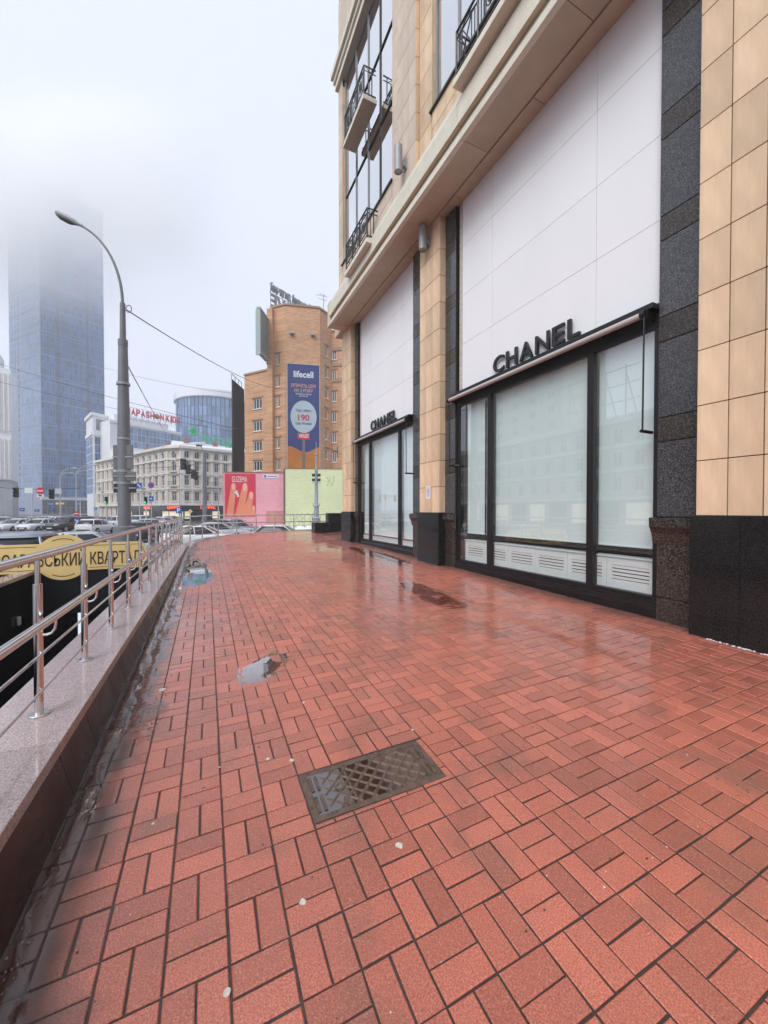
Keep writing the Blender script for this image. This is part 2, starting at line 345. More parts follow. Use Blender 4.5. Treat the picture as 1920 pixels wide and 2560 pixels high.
for r in rects[:300]:
    w2, l2 = (r[1] - r[0]) / 2, (r[3] - r[2]) / 2; full = abs(max(w2, l2) - BL / 2) < 1e-4 and abs(min(w2, l2) - BW / 2) < 1e-4
    key = (w2 > l2, random.randint(0, 5)) if full else (w2, l2)
    if key not in meshes:
        V, F = brick_verts(w2, l2, full); me = bpy.data.meshes.new('brick'); me.from_pydata(V, [], F); me.materials.append(M_BRICK); meshes[key] = me
    o = bpy.data.objects.new('brick', meshes[key]); COL.objects.link(o); o.parent = pav
    o.location = ((r[0] + r[1]) / 2, (r[2] + r[3]) / 2, random.gauss(0, .0011)); o.rotation_euler = (random.gauss(0, .004), random.gauss(0, .004), random.gauss(0, .004))
V, F = [], []
for r in rects[300:]:
    w2, l2 = (r[1] - r[0]) / 2, (r[3] - r[2]) / 2; a, f = brick_verts(w2, l2, False); n = len(V); dz = random.gauss(0, .0012); tx, ty = random.gauss(0, .004), random.gauss(0, .004)
    c = ((r[0] + r[1]) / 2, (r[2] + r[3]) / 2); V += [(x + c[0], y + c[1], z + dz + tx * x + ty * y) for x, y, z in a]; F += [tuple(n + q for q in g) for g in f]
me = bpy.data.meshes.new('brick_field'); me.from_pydata(V, [], F); me.materials.append(M_BRICK)
bf = obj('brick_field', me, pav); bf['kind'] = 'stuff'

# kerb stones round the far end of the terrace
for k in range(len(EDGE) - 1):
    a, c = Vector((*EDGE[k], 0)), Vector((*EDGE[k + 1], 0)); d = (c - a).normalized(); n = Vector((d.y, -d.x, 0)); m_ = int(max(1, round((c - a).length / 1.0)))
    for q in range(m_):
        p = a + (c - a) * (q / m_); e = a + (c - a) * ((q + 1) / m_) - d * .006
        z0, z1 = gz(p.x, p.y), gz(e.x, e.y); h = .018
        kb = MB().hexa([p - n * .16 + UP * (z0 - 1.3), p + n * .14 + UP * (z0 - 1.3), e + n * .14 + UP * (z1 - 1.3), e - n * .16 + UP * (z1 - 1.3), p - n * .16 + UP * (z0 + h), p + n * .14 + UP * (z0 + h), e + n * .14 + UP * (z1 + h), e - n * .16 + UP * (z1 + h)])
        o = kb.build('kerb_stone', M_PINKGR); o.parent = pav; o.matrix_parent_inverse = pav.matrix_world.inverted()

# ------------------------------------------------------------------ access cover set into the pavers
mh = thing('access_cover', 'rusty rectangular iron cover with crossed ribs set in the red pavers', 'cover', (0, 0, 0), local=True)
mh.matrix_world = PM.to_4x4() @ Matrix.Translation((MHC.x, MHC.y, .012)) @ Matrix.Rotation(MHR, 4, 'Z')
M_IRON = mat('wet_cast_iron', (.135, .088, .066), .34, .4, 22, .6, 160, metal=.15, rvar=.12)
b = MB().box(-MHW, MHW, -MHL, MHL, -.05, -.0125); b.build('cover_plate', M_IRON, mh)
b = MB()
for (x0, x1, y0, y1) in ((-MHW - .012, MHW + .012, -MHL - .012, -MHL + .022), (-MHW - .012, MHW + .012, MHL - .022, MHL + .012), (-MHW - .012, -MHW + .022, -MHL + .022, MHL - .022), (MHW - .022, MHW + .012, -MHL + .022, MHL - .022)):
    b.box(x0, x1, y0, y1, -.05, -.008)
b.build('rim', M_IRON, mh, bevel=.003)
b = MB(); x0, x1, y0, y1 = -MHW + .085, MHW - .085, -MHL + .026, MHL - .026
def clip(p, q):
    t0, t1 = 0, 1; d = (q[0] - p[0], q[1] - p[1])
    for e, w_ in ((-d[0], p[0] - x0), (d[0], x1 - p[0]), (-d[1], p[1] - y0), (d[1], y1 - p[1])):
        if abs(e) < 1e-9:
            if w_ < 0: return None
            continue
        t = w_ / e
        if e < 0: t0 = max(t0, t)
        else: t1 = min(t1, t)
    return ((p[0] + d[0] * t0, p[1] + d[1] * t0), (p[0] + d[0] * t1, p[1] + d[1] * t1)) if t1 - t0 > .02 else None
for sgn in (1, -1):
    for k in range(-11, 12):
        c_ = k * .086; s = clip((c_ - 1, -1 * sgn), (c_ + 1, 1 * sgn))
        if s: b.tube([(s[0][0], s[0][1], -.0190), (s[1][0], s[1][1], -.0190)], .0135, 6)
for xx in (-MHW + .03, -MHW + .062, MHW - .03, MHW - .062):
    for yy in (-.075, .075): b.box(xx - .009, xx + .009, yy - .055, yy + .055, -.016, -.004)
b.build('rib', M_IRON, mh, bevel=.002)
MB().lathe((-.2, 0, -.016), ((.03, 0), (.03, .009), (.017, .009), (.016, .004), (.0, .004)), 16).build('lifting_eye', M_IRON, mh, smooth=True)
b = MB().quad((-MHW + .02, -MHL + .02, -.0092), (.20, -MHL + .02, -.0132), (.12, MHL - .02, -.0130), (-MHW + .02, MHL - .02, -.0093)); b.build('pooled_water', STILL, mh, fix=False)
b = MB(); e_ = .014
for (x0, x1, y0, y1) in ((MR[0] - .002, MR[1] + .002, MR[2] - .002, MR[2] + e_), (MR[0] - .002, MR[1] + .002, MR[3] - e_, MR[3] + .002), (MR[0] - .002, MR[0] + e_, MR[2] + e_, MR[3] - e_), (MR[1] - e_, MR[1] + .002, MR[2] + e_, MR[3] - e_)): b.box(x0, x1, y0, y1, -.05, -.0052)
b.build('mortar_bed', mat('cover_mortar', (.16, .11, .095), .5, .3, 25, .5, 80), pav)

# ------------------------------------------------------------------ puddles, gutter water, gum spots
def puddle(name, pts, label, mtl, lift=.0022, n=9):
    P = []
    m_ = len(pts)
    for k in range(m_):      # rounded outline
        p0, p1, p2, p3 = (Vector(pts[(k + q - 1) % m_]) for q in range(4))
        for t in range(n):
            t /= n; q = .5 * ((2 * p1) + (p2 - p0) * t + (2 * p0 - 5 * p1 + 4 * p2 - p3) * t * t + (3 * p1 - p0 - 3 * p2 + p3) * t ** 3)
            P.append(q + Vector((random.gauss(0, .004), random.gauss(0, .004))))
    c = sum(P, Vector((0, 0))) / len(P); b = MB()
    rings_ = ((0.0, lift), (.55, lift), (.80, lift * .6), (.95, -.0004), (1.10, -.0030), (1.25, -.0058))
    n_ = len(P); ar = sum(P[k].x * P[(k + 1) % n_].y - P[(k + 1) % n_].x * P[k].y for k in range(n_))
    if ar < 0: P = P[::-1]
    b.v = [Vector((c.x, c.y, gz(c.x, c.y) + lift))]
    for f_, z_ in rings_[1:]:
        for k in range(n_): q = c + (P[k] - c) * f_; b.v.append(Vector((q.x, q.y, gz(q.x, q.y) + z_)))
    b.f = [(0, 1 + k, 1 + (k + 1) % n_) for k in range(n_)]
    for r_ in range(len(rings_) - 2):
        for k in range(n_): i_ = 1 + r_ * n_; b.f.append((i_ + k, i_ + n_ + k, i_ + n_ + (k + 1) % n_, i_ + (k + 1) % n_))
    return tag(b.build(name, mtl, fix=False, smooth=False), label, None, None, 'structure')
puddle('puddle_water', [(.30, 3.60), (.42, 3.52), (.60, 3.60), (.74, 3.78), (.80, 4.05), (.70, 4.18), (.55, 4.05), (.38, 3.92), (.28, 3.75)], 'small sky-lit puddle lying on the pavers left of the cover', STILL)
puddle('puddle_water', [(-.52, 8.2), (-.1, 8.1), (.18, 8.4), (.24, 9.4), (.1, 11.2), (-.2, 11.6), (-.44, 10.2)], 'long shallow puddle beside the far part of the parapet', STILL)
puddle('puddle_water', [(3.15, 4.9), (3.35, 4.55), (3.6, 4.6), (3.7, 5.3), (3.75, 6.3), (3.5, 6.9), (3.3, 6.1)], 'thin puddle lying in front of the near shop window', WATER, .0016)
puddle('puddle_water', [(4.3, 8.4), (4.6, 8.2), (4.9, 9.2), (4.8, 11.5), (4.5, 12.2), (4.25, 10.5)], 'wet film of water in front of the far shop window', WATER, .0016)
# running gutter water along the parapet, with a ragged edge and pale froth lines
b = MB(); froth = MB(); froth2 = MB(); N_ = 260; rowp = None
def wedge(y): 
    w_ = .17 + .05 * math.sin(y * 2.1) + .035 * math.sin(y * 5.3 + 1) + .02 * math.sin(y * 13)
    w_ += .20 * math.exp(-((y - 3.35) / .22) ** 2) + .14 * math.exp(-((y - 4.6) / .7) ** 2) + .13 * math.exp(-((y - 5.9) / .5) ** 2)
    return w_
f1, f2 = [], []
for k in range(N_):
    y = .3 + k * .06; x0 = cx(y) + .03; ww = wedge(y) + random.gauss(0, .008); row = []
    for q in range(7):
        x = x0 + ww * q / 6; row.append(Vector((x, y, gz(x, y) + .0045 + .0018 * math.sin(k * .9 + q * 2.1) - (.002 if q == 6 else 0))))
    b.v += row
    if k:
        for q in range(6): i_ = (k - 1) * 7 + q; b.f.append((i_, i_ + 1, i_ + 8, i_ + 7))
    xa = cx(y) + .105 + .012 * math.sin(y * 7) + random.gauss(0, .004); f1.append((xa, y, gz(xa, y) + .006)); xb = cx(y) + .05 + wedge(y) - .03 + random.gauss(0, .003); f2.append((xb, y, gz(xb, y) + .005))
tag(b.build('gutter_water', WATER, smooth=True, fix=False), 'brown rain water running along the foot of the parapet', None, None, 'structure')
M_FROTH = mat('froth', (.20, .19, .19), .15, .5, 60, .8, 120)
for k in range(950):      # broken froth line carried by the current
    y = .4 + 7.2 * random.random() ** 1.3; w_ = .5 + .5 * math.sin(y * 3.7) * math.sin(y * 1.3 + 2)
    if random.random() > .25 + .75 * w_: continue
    x = cx(y) + .108 + .02 * math.sin(y * 4.1) + .010 * math.sin(y * 11) + random.gauss(0, .006 + .012 * w_); r = random.uniform(.0012, .0036)
    froth.loft([[(x + r * q * math.cos(2 * PI * j / 6), y + 1.9 * r * q * math.sin(2 * PI * j / 6), gz(x, y) + .004 + h) for j in range(6)] for q, h in ((1, 0), (.8, r * .35), (.3, r * .5))])
for k in range(260):      # rubble-like bubbles where the flow is dammed
    y = random.gauss(3.4, .22) if k < 190 else random.uniform(1.2, 6.8); x = cx(y) + (random.uniform(.09, .42) if k < 190 else .105 + random.gauss(0, .014)); r = random.uniform(.003, .008)
    froth.lathe((x, y, gz(x, y) + .001), ((r, 0), (r * .9, r * .45), (r * .5, r * .75), (0, r * .8)), 6)
fr = froth.build('gutter_froth', M_FROTH, smooth=True)
tag(fr, 'pale froth line floating on the gutter water', 'froth', None, 'stuff')
M_GUM = mat('chewing_gum', (.62, .58, .52), .7, .2, 80, .5, 150)
gum_spots = [(.36, 1.50, .016, 'gum spot on the paver below the cover, nearest the bottom edge'), (.82, 1.55, .022, 'largest white gum spot on the pavers in front of the cover'), (.50, 2.36, .016, 'gum spot just above the upper left corner of the cover'), (.37, 2.44, .013, 'gum spot left of the cover beside a joint'),
             (.73, 3.0, .014, 'gum spot between the cover and the puddle'), (-.22, 2.2, .009, 'tiny gum spot on pavers near the gutter'), (.07, 1.33, .013, 'gum spot near the bottom left of the pavers'), (1.32, 2.30, .010, 'small gum spot beside the upper right corner of the cover'), (2.6, 3.6, .013, 'pale gum spot on pavers between cover and shop window'), (-.3, 3.75, .03, 'pale flattened scrap lying by the gutter bend')]
for x, y, r, lab in gum_spots:
    n = 11; b = MB(); ring = [(x + r * random.uniform(.75, 1.15) * math.cos(2 * PI * k / n), y + r * random.uniform(.7, 1.1) * math.sin(2 * PI * k / n)) for k in range(n)]
    b.loft([[(p, q, gz(p, q) - .001) for p, q in ring], [(x + (p - x) * .85, y + (q - y) * .85, gz(p, q) + .0022) for p, q in ring]])
    top(b.build('gum_spot', M_GUM), lab, 'gum spot', 'gum spots on the pavers')

M_GRIT = mat('grit', (.10, .07, .055), .8, .4, 40); M_GRITW = mat('pale_grit', (.55, .50, .45), .8, .3, 40)
for nm, mt_, cnt in (('dark_grit', M_GRIT, 260), ('pale_grit', M_GRITW, 130)):
    b = MB()
    for k in range(cnt):
        y = 1.0 + 11 * random.random() ** 2.2; x = random.uniform(cx(y) + .25, 5.0); r = random.uniform(.0015, .0045) * (1 + y * .12); a = random.uniform(0, PI)
        b.loft([[(x + r * q * math.cos(2 * PI * j / 5 + a) * 1.5, y + r * q * math.sin(2 * PI * j / 5 + a), gz(x, y) + h) for j in range(5)] for q, h in ((1, 0), (.8, r * .5), (.3, r * .8))])
    tag(b.build(nm, mt_), ('dark crumbs of grit scattered over the pavers', 'pale crumbs of grit scattered over the pavers')[cnt == 130], 'grit', None, 'stuff')
# ------------------------------------------------------------------ granite parapet
PT = .36
def bt_(y): return max(0.0, .085 * (1 - y / 17))     # splayed foot stands in for the wall's dark reflection in the gutter water
para = thing('parapet_wall', 'low wet granite parapet with pinkish top slabs beside the gutter', 'parapet', (cx(5) - .2, 5, 0))
b = MB()
YS = [-3.2 + 1.45 * k for k in range(14)]
for k in range(len(YS) - 1):
    y0, y1 = YS[k] + .003, YS[k + 1] - .003
    xi0, xi1 = cx(y0), cx(y1)
    MB().hexa([(xi0 - .455, y0, PT - .07), (xi0 + .012, y0, PT - .07), (xi1 + .012, y1, PT - .07), (xi1 - .455, y1, PT - .07), (xi0 - .455, y0, PT), (xi0 + .012, y0, PT), (xi1 + .012, y1, PT), (xi1 - .455, y1, PT)]).build('top_slab', M_PINKGR, para, bevel=.004)
    ym = (y0 + y1) / 2 - .25; xm = cx(ym)
    for a, c in ((y0, ym - .003), (ym + .003, y1)):
        MB().hexa([(cx(a) - .05, a, -.5), (cx(a) + bt_(a), a, gz(-.6, a) - .02), (cx(c) + bt_(c), c, gz(-.6, c) - .02), (cx(c) - .05, c, -.5), (cx(a) - .05, a, PT - .076), (cx(a), a, PT - .076), (cx(c), c, PT - .076), (cx(c) - .05, c, PT - .076)]).build('face_slab', M_REDGR, para)
    b.hexa([(xi0 - .43, YS[k], -4.2), (xi0 - .045, YS[k], -4.2), (cx(YS[k + 1]) - .045, YS[k + 1], -4.2), (cx(YS[k + 1]) - .43, YS[k + 1], -4.2), (xi0 - .43, YS[k], PT - .072), (xi0 - .045, YS[k], PT - .072), (cx(YS[k + 1]) - .045, YS[k + 1], PT - .072), (cx(YS[k + 1]) - .43, YS[k + 1], PT - .072)])
b.build('wall_core', M_DARKPAN, para)

# ------------------------------------------------------------------ stainless railing
rail = thing('steel_railing', 'polished stainless steel railing with posts and four rails along the terrace', 'railing', (-.9, 3, PT))
def railpath(dx=0.0):
    P = [(cx(y) - .20 + dx, y) for y in [-2.6 + .93 * k for k in range(20)]]
    P += [(-.60 + dx, 15.9), (-.36 + dx, 17.0), (.08 + dx * .7, 18.2), (.75 + dx * .6, 19.2), (1.6 + dx * .4, 19.85), (2.55, 20.22 - dx), (3.5, 20.42 - dx), (4.5, 20.5 - dx), (5.5, 20.5 - dx), (6.6, 20.42 - dx), (7.8, 20.33 - dx)]
    return P
posts = railpath()
posts = [p for p in posts if p[1] < 15.2 or p[1] > 15.5]
ZR, Z2, Z3, Z4 = 1.32, .955, .74, .52
def gbase(x, y): return PT if y < 15.5 else max(gz(x, y), .30) + .016
def zoff(x, y): return 0 if y < 15.5 else .03 * min(1, (y - 15.5) / 3)
def dense(P, n=5):
    o = []
    for k in range(len(P) - 1):
        p0, p1, p2, p3 = (Vector(P[min(max(k + q - 1, 0), len(P) - 1)]) for q in range(4))
        for t in range(n):
            t /= n; o.append(.5 * ((2 * p1) + (p2 - p0) * t + (2 * p0 - 5 * p1 + 4 * p2 - p3) * t * t + (3 * p1 - p0 - 3 * p2 + p3) * t ** 3))
    o.append(Vector(P[-1])); return o
for nm, z, dx, r in (('top_rail', ZR, 0, .0255), ('hand_rail', Z2, .085, .0255), ('lower_rail', Z3, .028, .0082), ('bottom_rail', Z4, .028, .0082)):
    MB().tube([(p.x, p.y, z + zoff(p.x, p.y)) for p in dense(railpath(dx))], r, 14 if r > .02 else 8).build(nm, M_STEEL, rail, smooth=True)
pm = {}
for k, (x, y) in enumerate(posts):
    zb = gbase(x, y); dz = zoff(x, y)
    b = MB().lathe((x, y, zb), ((.0235, .0), (.0235, ZR - .17 + dz - zb), (.0235, ZR - .165 + dz - zb), (.014, ZR - .165 + dz - zb), (.014, ZR + dz - zb)), 14)
    b.build('post', M_STEEL, rail, smooth=True)
    MB().lathe((x, y, zb), ((.052, 0), (.052, .010), (.047, .014), (.022, .014)), 20).build('base_flange', M_STEEL, rail, smooth=True)
    # hooked bracket carrying the lower handrail
    P = posts; q = P[min(k + 1, len(P) - 1)] if k < len(P) - 1 else P[k - 1]; d = (Vector(q) - Vector((x, y))).normalized(); n = Vector((d.y, -d.x)); z = Z2 + dz
    pts = [(x, y, z - .10)] + [(x + n.x * (.085 * s_), y + n.y * (.085 * s_), z - .10 + h) for s_, h in ((.4, -.012), (.75, -.004), (.95, .02), (1, .055), (1, .085))]
    MB().tube(pts, .0075, 8).build('bracket', M_STEEL, rail, smooth=True)

# ------------------------------------------------------------------ sunken stairwell beyond the parapet
st = thing('stairwell', 'dark sunken stairwell clad in black panels beyond the parapet', 'stairwell', (-2.4, 8, -4))
b = MB().box(-4.06, -3.98, -6, 13.2, -4.4, -.06); b.box(-4.06, -.8, -6.2, -6, -4.4, ROAD + .004); b.box(-4.0, -.9, -6, 13.2, -4.5, -4.2); b.build('wall_core', M_DARKPAN, st)
for k in range(9):
    for q in range(3):
        y0 = -5.9 + k * 2.1; z0 = -4.2 + q * 1.38
        MB().box(-3.98, -3.955, y0, y0 + 2.08, z0, z0 + 1.365).build('panel', M_BLACKGR, st)
for k in range(9):
    y0 = -5.9 + k * 2.1; MB().box(-4.20, -3.86, y0, y0 + 2.09, -.06, .03).build('coping_slab', M_PINKGR, st, bevel=.006)
b = MB()
for k in range(22):
    y = -4 + k * .32; b.box(-3.95, -1.2, y, y + .34, -4.2, ROAD - .1 - k * .155)
b.build('stair_flight', mat('dark_steps', (.05, .048, .047), .4, .2, 5), st)
M_DGLASS = mat('dark_glass', (.012, .013, .015), .06, .1, 2)
MB().box(-4.0, -1.0, 13.0, 13.12, -4.2, -3.9).build('portal_sill', M_DARKPAN, st); MB().box(-4.0, -1.0, 13.0, 13.25, -1.2, -.03).build('portal_lintel', M_DARKPAN, st)
for k in range(3): MB().box(-3.95 + k, -3.0 + k - .03, 13.03, 13.06, -3.9, -1.2).build('portal_pane', M_DGLASS, st)
lm = thing('bulkhead_lamp', 'small white rounded lamp on the black stairwell wall', 'lamp', (-3.955, 12.0, -1.05))
MB().box(-3.957, -3.935, 11.93, 12.07, -1.17, -.93).build('back_plate', M_STEEL, lm, bevel=.01)
MB().box(-3.937, -3.88, 11.945, 12.055, -1.155, -.945).build('diffuser', mat('opal_diffuser', (.72, .70, .66), .4, .05), lm, bevel=.025)

# gold sign over the stair portal
SY = 12.9
sg = thing('portal_sign', 'gold shaped signboard with dark lettering over the stairwell entrance', 'sign', (-3.29, SY, .33))
M_GOLD = mat('gold_board', (.84, .61, .25), .42, .06, 3); M_SIGNB = mat('sign_lettering', (.045, .022, .012), .5, .1)
def sign_outline(grow=0.0, r=.60, hh=.365, hw=1.95):
    P = []; a = math.asin((hh - grow) / (r - grow))
    hh -= grow; hw -= grow; r -= grow
    for k in range(25): t = a + (PI - 2 * a) * k / 24; P.append((r * math.cos(t), r * math.sin(t)))
    P += [(-hw + .16, hh), (-hw + .1, hh * .55), (-hw, 0), (-hw + .1, -hh * .55), (-hw + .16, -hh)]
    for k in range(25): t = PI + a + (PI - 2 * a) * k / 24; P.append((r * math.cos(t), r * math.sin(t)))
    P += [(hw - .16, -hh), (hw - .1, -hh * .55), (hw, 0), (hw - .1, hh * .55), (hw - .16, hh)]
    return P
SCX, SCZ = -3.29, .335
MB().prism([(SCX + x, SY, SCZ + z) for x, z in sign_outline()], (0, .10, 0)).build('board', M_GOLD, sg)
b = MB()
def ribbon(P, w_=.012):
    for k in range(len(P) - 1):
        p, q = Vector(P[k]), Vector(P[k + 1]); d = (q - p).normalized(); n = Vector((-d.y, d.x)) * w_ / 2
        b.prism([(SCX + v.x, SY - .004, SCZ + v.y) for v in (p - n, q - n, q + n, p + n)], (0, .0025, 0))
r_ = .50
for s_ in (1, -1):
    ribbon([(r_ * math.cos(t), s_ * r_ * math.sin(t)) for t in [R(62) + R(56) * k / 14 for k in range(15)]], .018)
    for sx in (1, -1): ribbon([(sx * .55, s_ * .30), (sx * 1.74, s_ * .30), (sx * 1.80, s_ * .2), (sx * 1.87, 0)])
b.build('border_line', M_SIGNB, sg)
text('lettering', 'БЕССАРАБСЬКИЙ КВАРТАЛ', sg, (SCX, SY - .005, SCZ), (1, 0, 0), (0, 0, 1), .47, .006, M_SIGNB, .003, fit=3.45)
b = MB()
for x in (-4.6, -3.29, -2.0): b.box(x - .03, x + .03, SY + .101, SY + .16, -.9 if x > -4 else ROAD, .55)
b.build('support_post', M_DARKPAN, sg)
# ------------------------------------------------------------------ the shop building on the right
M_SAND = mat('sandstone_slab', (.70, .51, .335), .55, .17, 7, .25, 60, rnd=.13, streak=(1, 1, .25))
M_SANDP = mat('pale_sandstone', (.64, .52, .41), .6, .10, 5, .18, 45, rnd=.08, streak=(1, 1, .25))
M_CREAM = mat('cream_stone', (.74, .69, .57), .6, .08, 4, .1, 40, rnd=.05)
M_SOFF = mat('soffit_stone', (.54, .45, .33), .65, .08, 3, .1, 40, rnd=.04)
M_WHITEP = mat('white_panel', (.86, .86, .88), .36, .022, 1.4, .06, 120, rnd=.015, streak=(1, 1, .3))
M_GREYGR = granite('grey_granite', (.030, .032, .036), (.075, .078, .085), 120, .20, (.14, .14, .15))
M_BROWNGR = granite('brown_granite', (.018, .015, .013), (.056, .046, .038), 95, .26, (.11, .095, .08))
M_FRAME = mat('black_frame', (.006, .006, .007), .42, .1, 3)
M_GAP = mat('dark_joint_backing', (.03, .025, .02), .9, .1)  # dark core and backing colour seen through the open joints
M_GLASS = glassy('shop_glass', (.935, 1.0, 1.0), 1.52, 2.2, 0, .12)
M_UGLASS = glassy('sky_glass', (.45, .52, .55), 1.55, 1.6, .0, .66)
M_WHITEIN = mat('white_interior', (.88, .92, .92), .6, .03, 2)
M_BLIND = mat('white_blind', (.90, .98, .97), .8, .02, 2)
M_DARKIN = mat('dim_interior', (.16, .15, .14), .8, .1, 2)
M_ALU = mat('grey_aluminium', (.33, .34, .36), .5, .08, 6, metal=.25)
M_BLACKM = mat('black_metal', (.015, .015, .016), .4, .1, 5)
bd = thing('shop_building', 'sandstone clad building with two tall shop bays and upper windows', 'building', (5.15, 8, .2))
def slab(me, name, parent, loc): return inst(me, name, parent, loc)
_bm = {}
def boxmesh(dx, dy, dz, m, bv=.003):
    key = (round(dx, 4), round(dy, 4), round(dz, 4), m.name)
    if key not in _bm:
        b = MB().box(0, dx, 0, dy, 0, dz); me = b.mesh('slab', m); bb = bmesh.new(); bb.from_mesh(me)
        bmesh.ops.bevel(bb, geom=bb.edges[:], offset=bv, segments=1, affect='EDGES'); bb.to_mesh(me); bb.free(); _bm[key] = me
    return _bm[key]
CF, GF, WF, PF = 5.15, 5.32, 5.38, 5.40      # column face, granite face, window face, white panel face
SOF = 8.60
RH, Z0C = .6275, 1.535
G = .010
def clad(parent, axis, fixed, a0, a1, ncol, zs, th, m, face=-1):
    # rows of slabs; axis 'y': face at x=fixed looking -x ; axis 'x': face at y=fixed looking -y
    wd = (a1 - a0) / ncol
    for i in range(len(zs) - 1):
        for k in range(ncol):
            p0 = a0 + k * wd; h = zs[i + 1] - zs[i] - G; jit = random.uniform(0, .0015)
            if axis == 'y': slab(boxmesh(th, wd - G, h, m), 'slab', parent, (fixed + jit, p0 + G / 2, zs[i] + G / 2))
            else: slab(boxmesh(wd - G, th, h, m), 'slab', parent, (p0 + G / 2, fixed + jit, zs[i] + G / 2))
rows = [Z0C + RH * k for k in range(12)]; rows = [z for z in rows if z < SOF - .1] + [SOF]
cols_y = ((1.56, 2.44), (7.73, 8.61), (13.66, 14.62))
for ci, (y0, y1) in enumerate(cols_y):
    c = MB().box(CF + .026, 5.9, y0 + .004, y1 - .004, -.2, SOF + .05).build('column', M_GAP, bd)
    clad(c, 'y', CF, y0, y1, 3 if ci < 2 else 2, rows, .03, M_SAND)
    clad(c, 'x', y0 - .026, CF + .004, GF + .01, 1, rows, .03, M_SAND)
    if ci == 2:      # canted corner facet
        for i in range(len(rows) - 1):
            z0, z1 = rows[i] + G / 2, rows[i + 1] - G / 2
            MB().hexa([(CF + .004, y1, z0), (CF + .45, y1, z0), (CF + .45, y1 + .42, z0), (CF + .40, y1 + .42, z0), (CF + .004, y1, z1), (CF + .45, y1, z1), (CF + .45, y1 + .42, z1), (CF + .40, y1 + .42, z1)]).build('slab', M_SAND, c)
    # black polished plinth
    gz0 = gz(CF, y0) - .06
    p = MB().box(CF + .0, 5.85, y0 - .02, y1 + .02, gz0, Z0C - .004).build('plinth', M_GAP, bd)
    zj = gz(CF, y0) + .26; mid = (y0 + y1) / 2 + .02 if ci == 0 else y1
    for (a, c2) in ((y0 - .045, mid), (mid, y1 + .045)) if ci == 0 else ((y0 - .045, y1 + .045),):
        for (za, zb) in ((gz0, zj), (zj, Z0C - .002)):
            MB().box(CF - .03, CF + .002, a + .002, c2 - .002, za + .002, zb - .002).build('slab', M_BLACKGR, p, bevel=.003)
            MB().box(CF + .003, GF + .05, y0 - .045, y0 - .019, za + .002, zb - .002).build('slab', M_BLACKGR, p)
# granite strips flanking the windows: tall grey slabs and short brown courses
zg = [1.51, 2.47, 2.78, 3.74, 4.06, 5.02, 5.33, 6.29, 6.61, 7.58, 7.9, SOF]
strips = ((2.44, 2.95), (7.31, 7.73), (8.61, 9.26), (13.38, 13.66), (14.62, 15.0))
for (y0, y1) in strips[:4]:
    s = MB().box(GF + .022, 5.8, y0 + .003, y1 - .003, 0, SOF + .05).build('granite_strip', M_GAP, bd)
    for i in range(len(zg) - 1):
        slab(boxmesh(.024, y1 - y0 - .005, zg[i + 1] - zg[i] - G, M_BROWNGR if i % 2 else M_GREYGR), 'slab', s, (GF + random.uniform(0, .001), y0 + .0025, zg[i] + G / 2))
    g0 = gz(GF, y0) - .05
    for za, zb in ((g0, gz(GF, y0) + .31), (gz(GF, y0) + .31, 1.17)):
        slab(boxmesh(.024, y1 - y0 - .005, zb - za - G, M_BROWNGR), 'slab', s, (GF, y0 + .0025, za + G / 2))
    # moulded cap course
    e0, e1 = y0 + .001, y1 - .001
    if y0 in (2.44, 8.61): e1 += .05
    else: e0 -= .05
    prof = [(GF - .002, 1.17), (GF - .01, 1.21), (GF - .03, 1.30), (GF - .07, 1.375), (GF - .085, 1.38), (GF - .085, 1.50), (GF - .002, 1.507)]
    MB().prism([(x, e0, z) for x, z in prof], (0, e1 - e0, 0)).build('cap_course', M_BROWNGR, s)
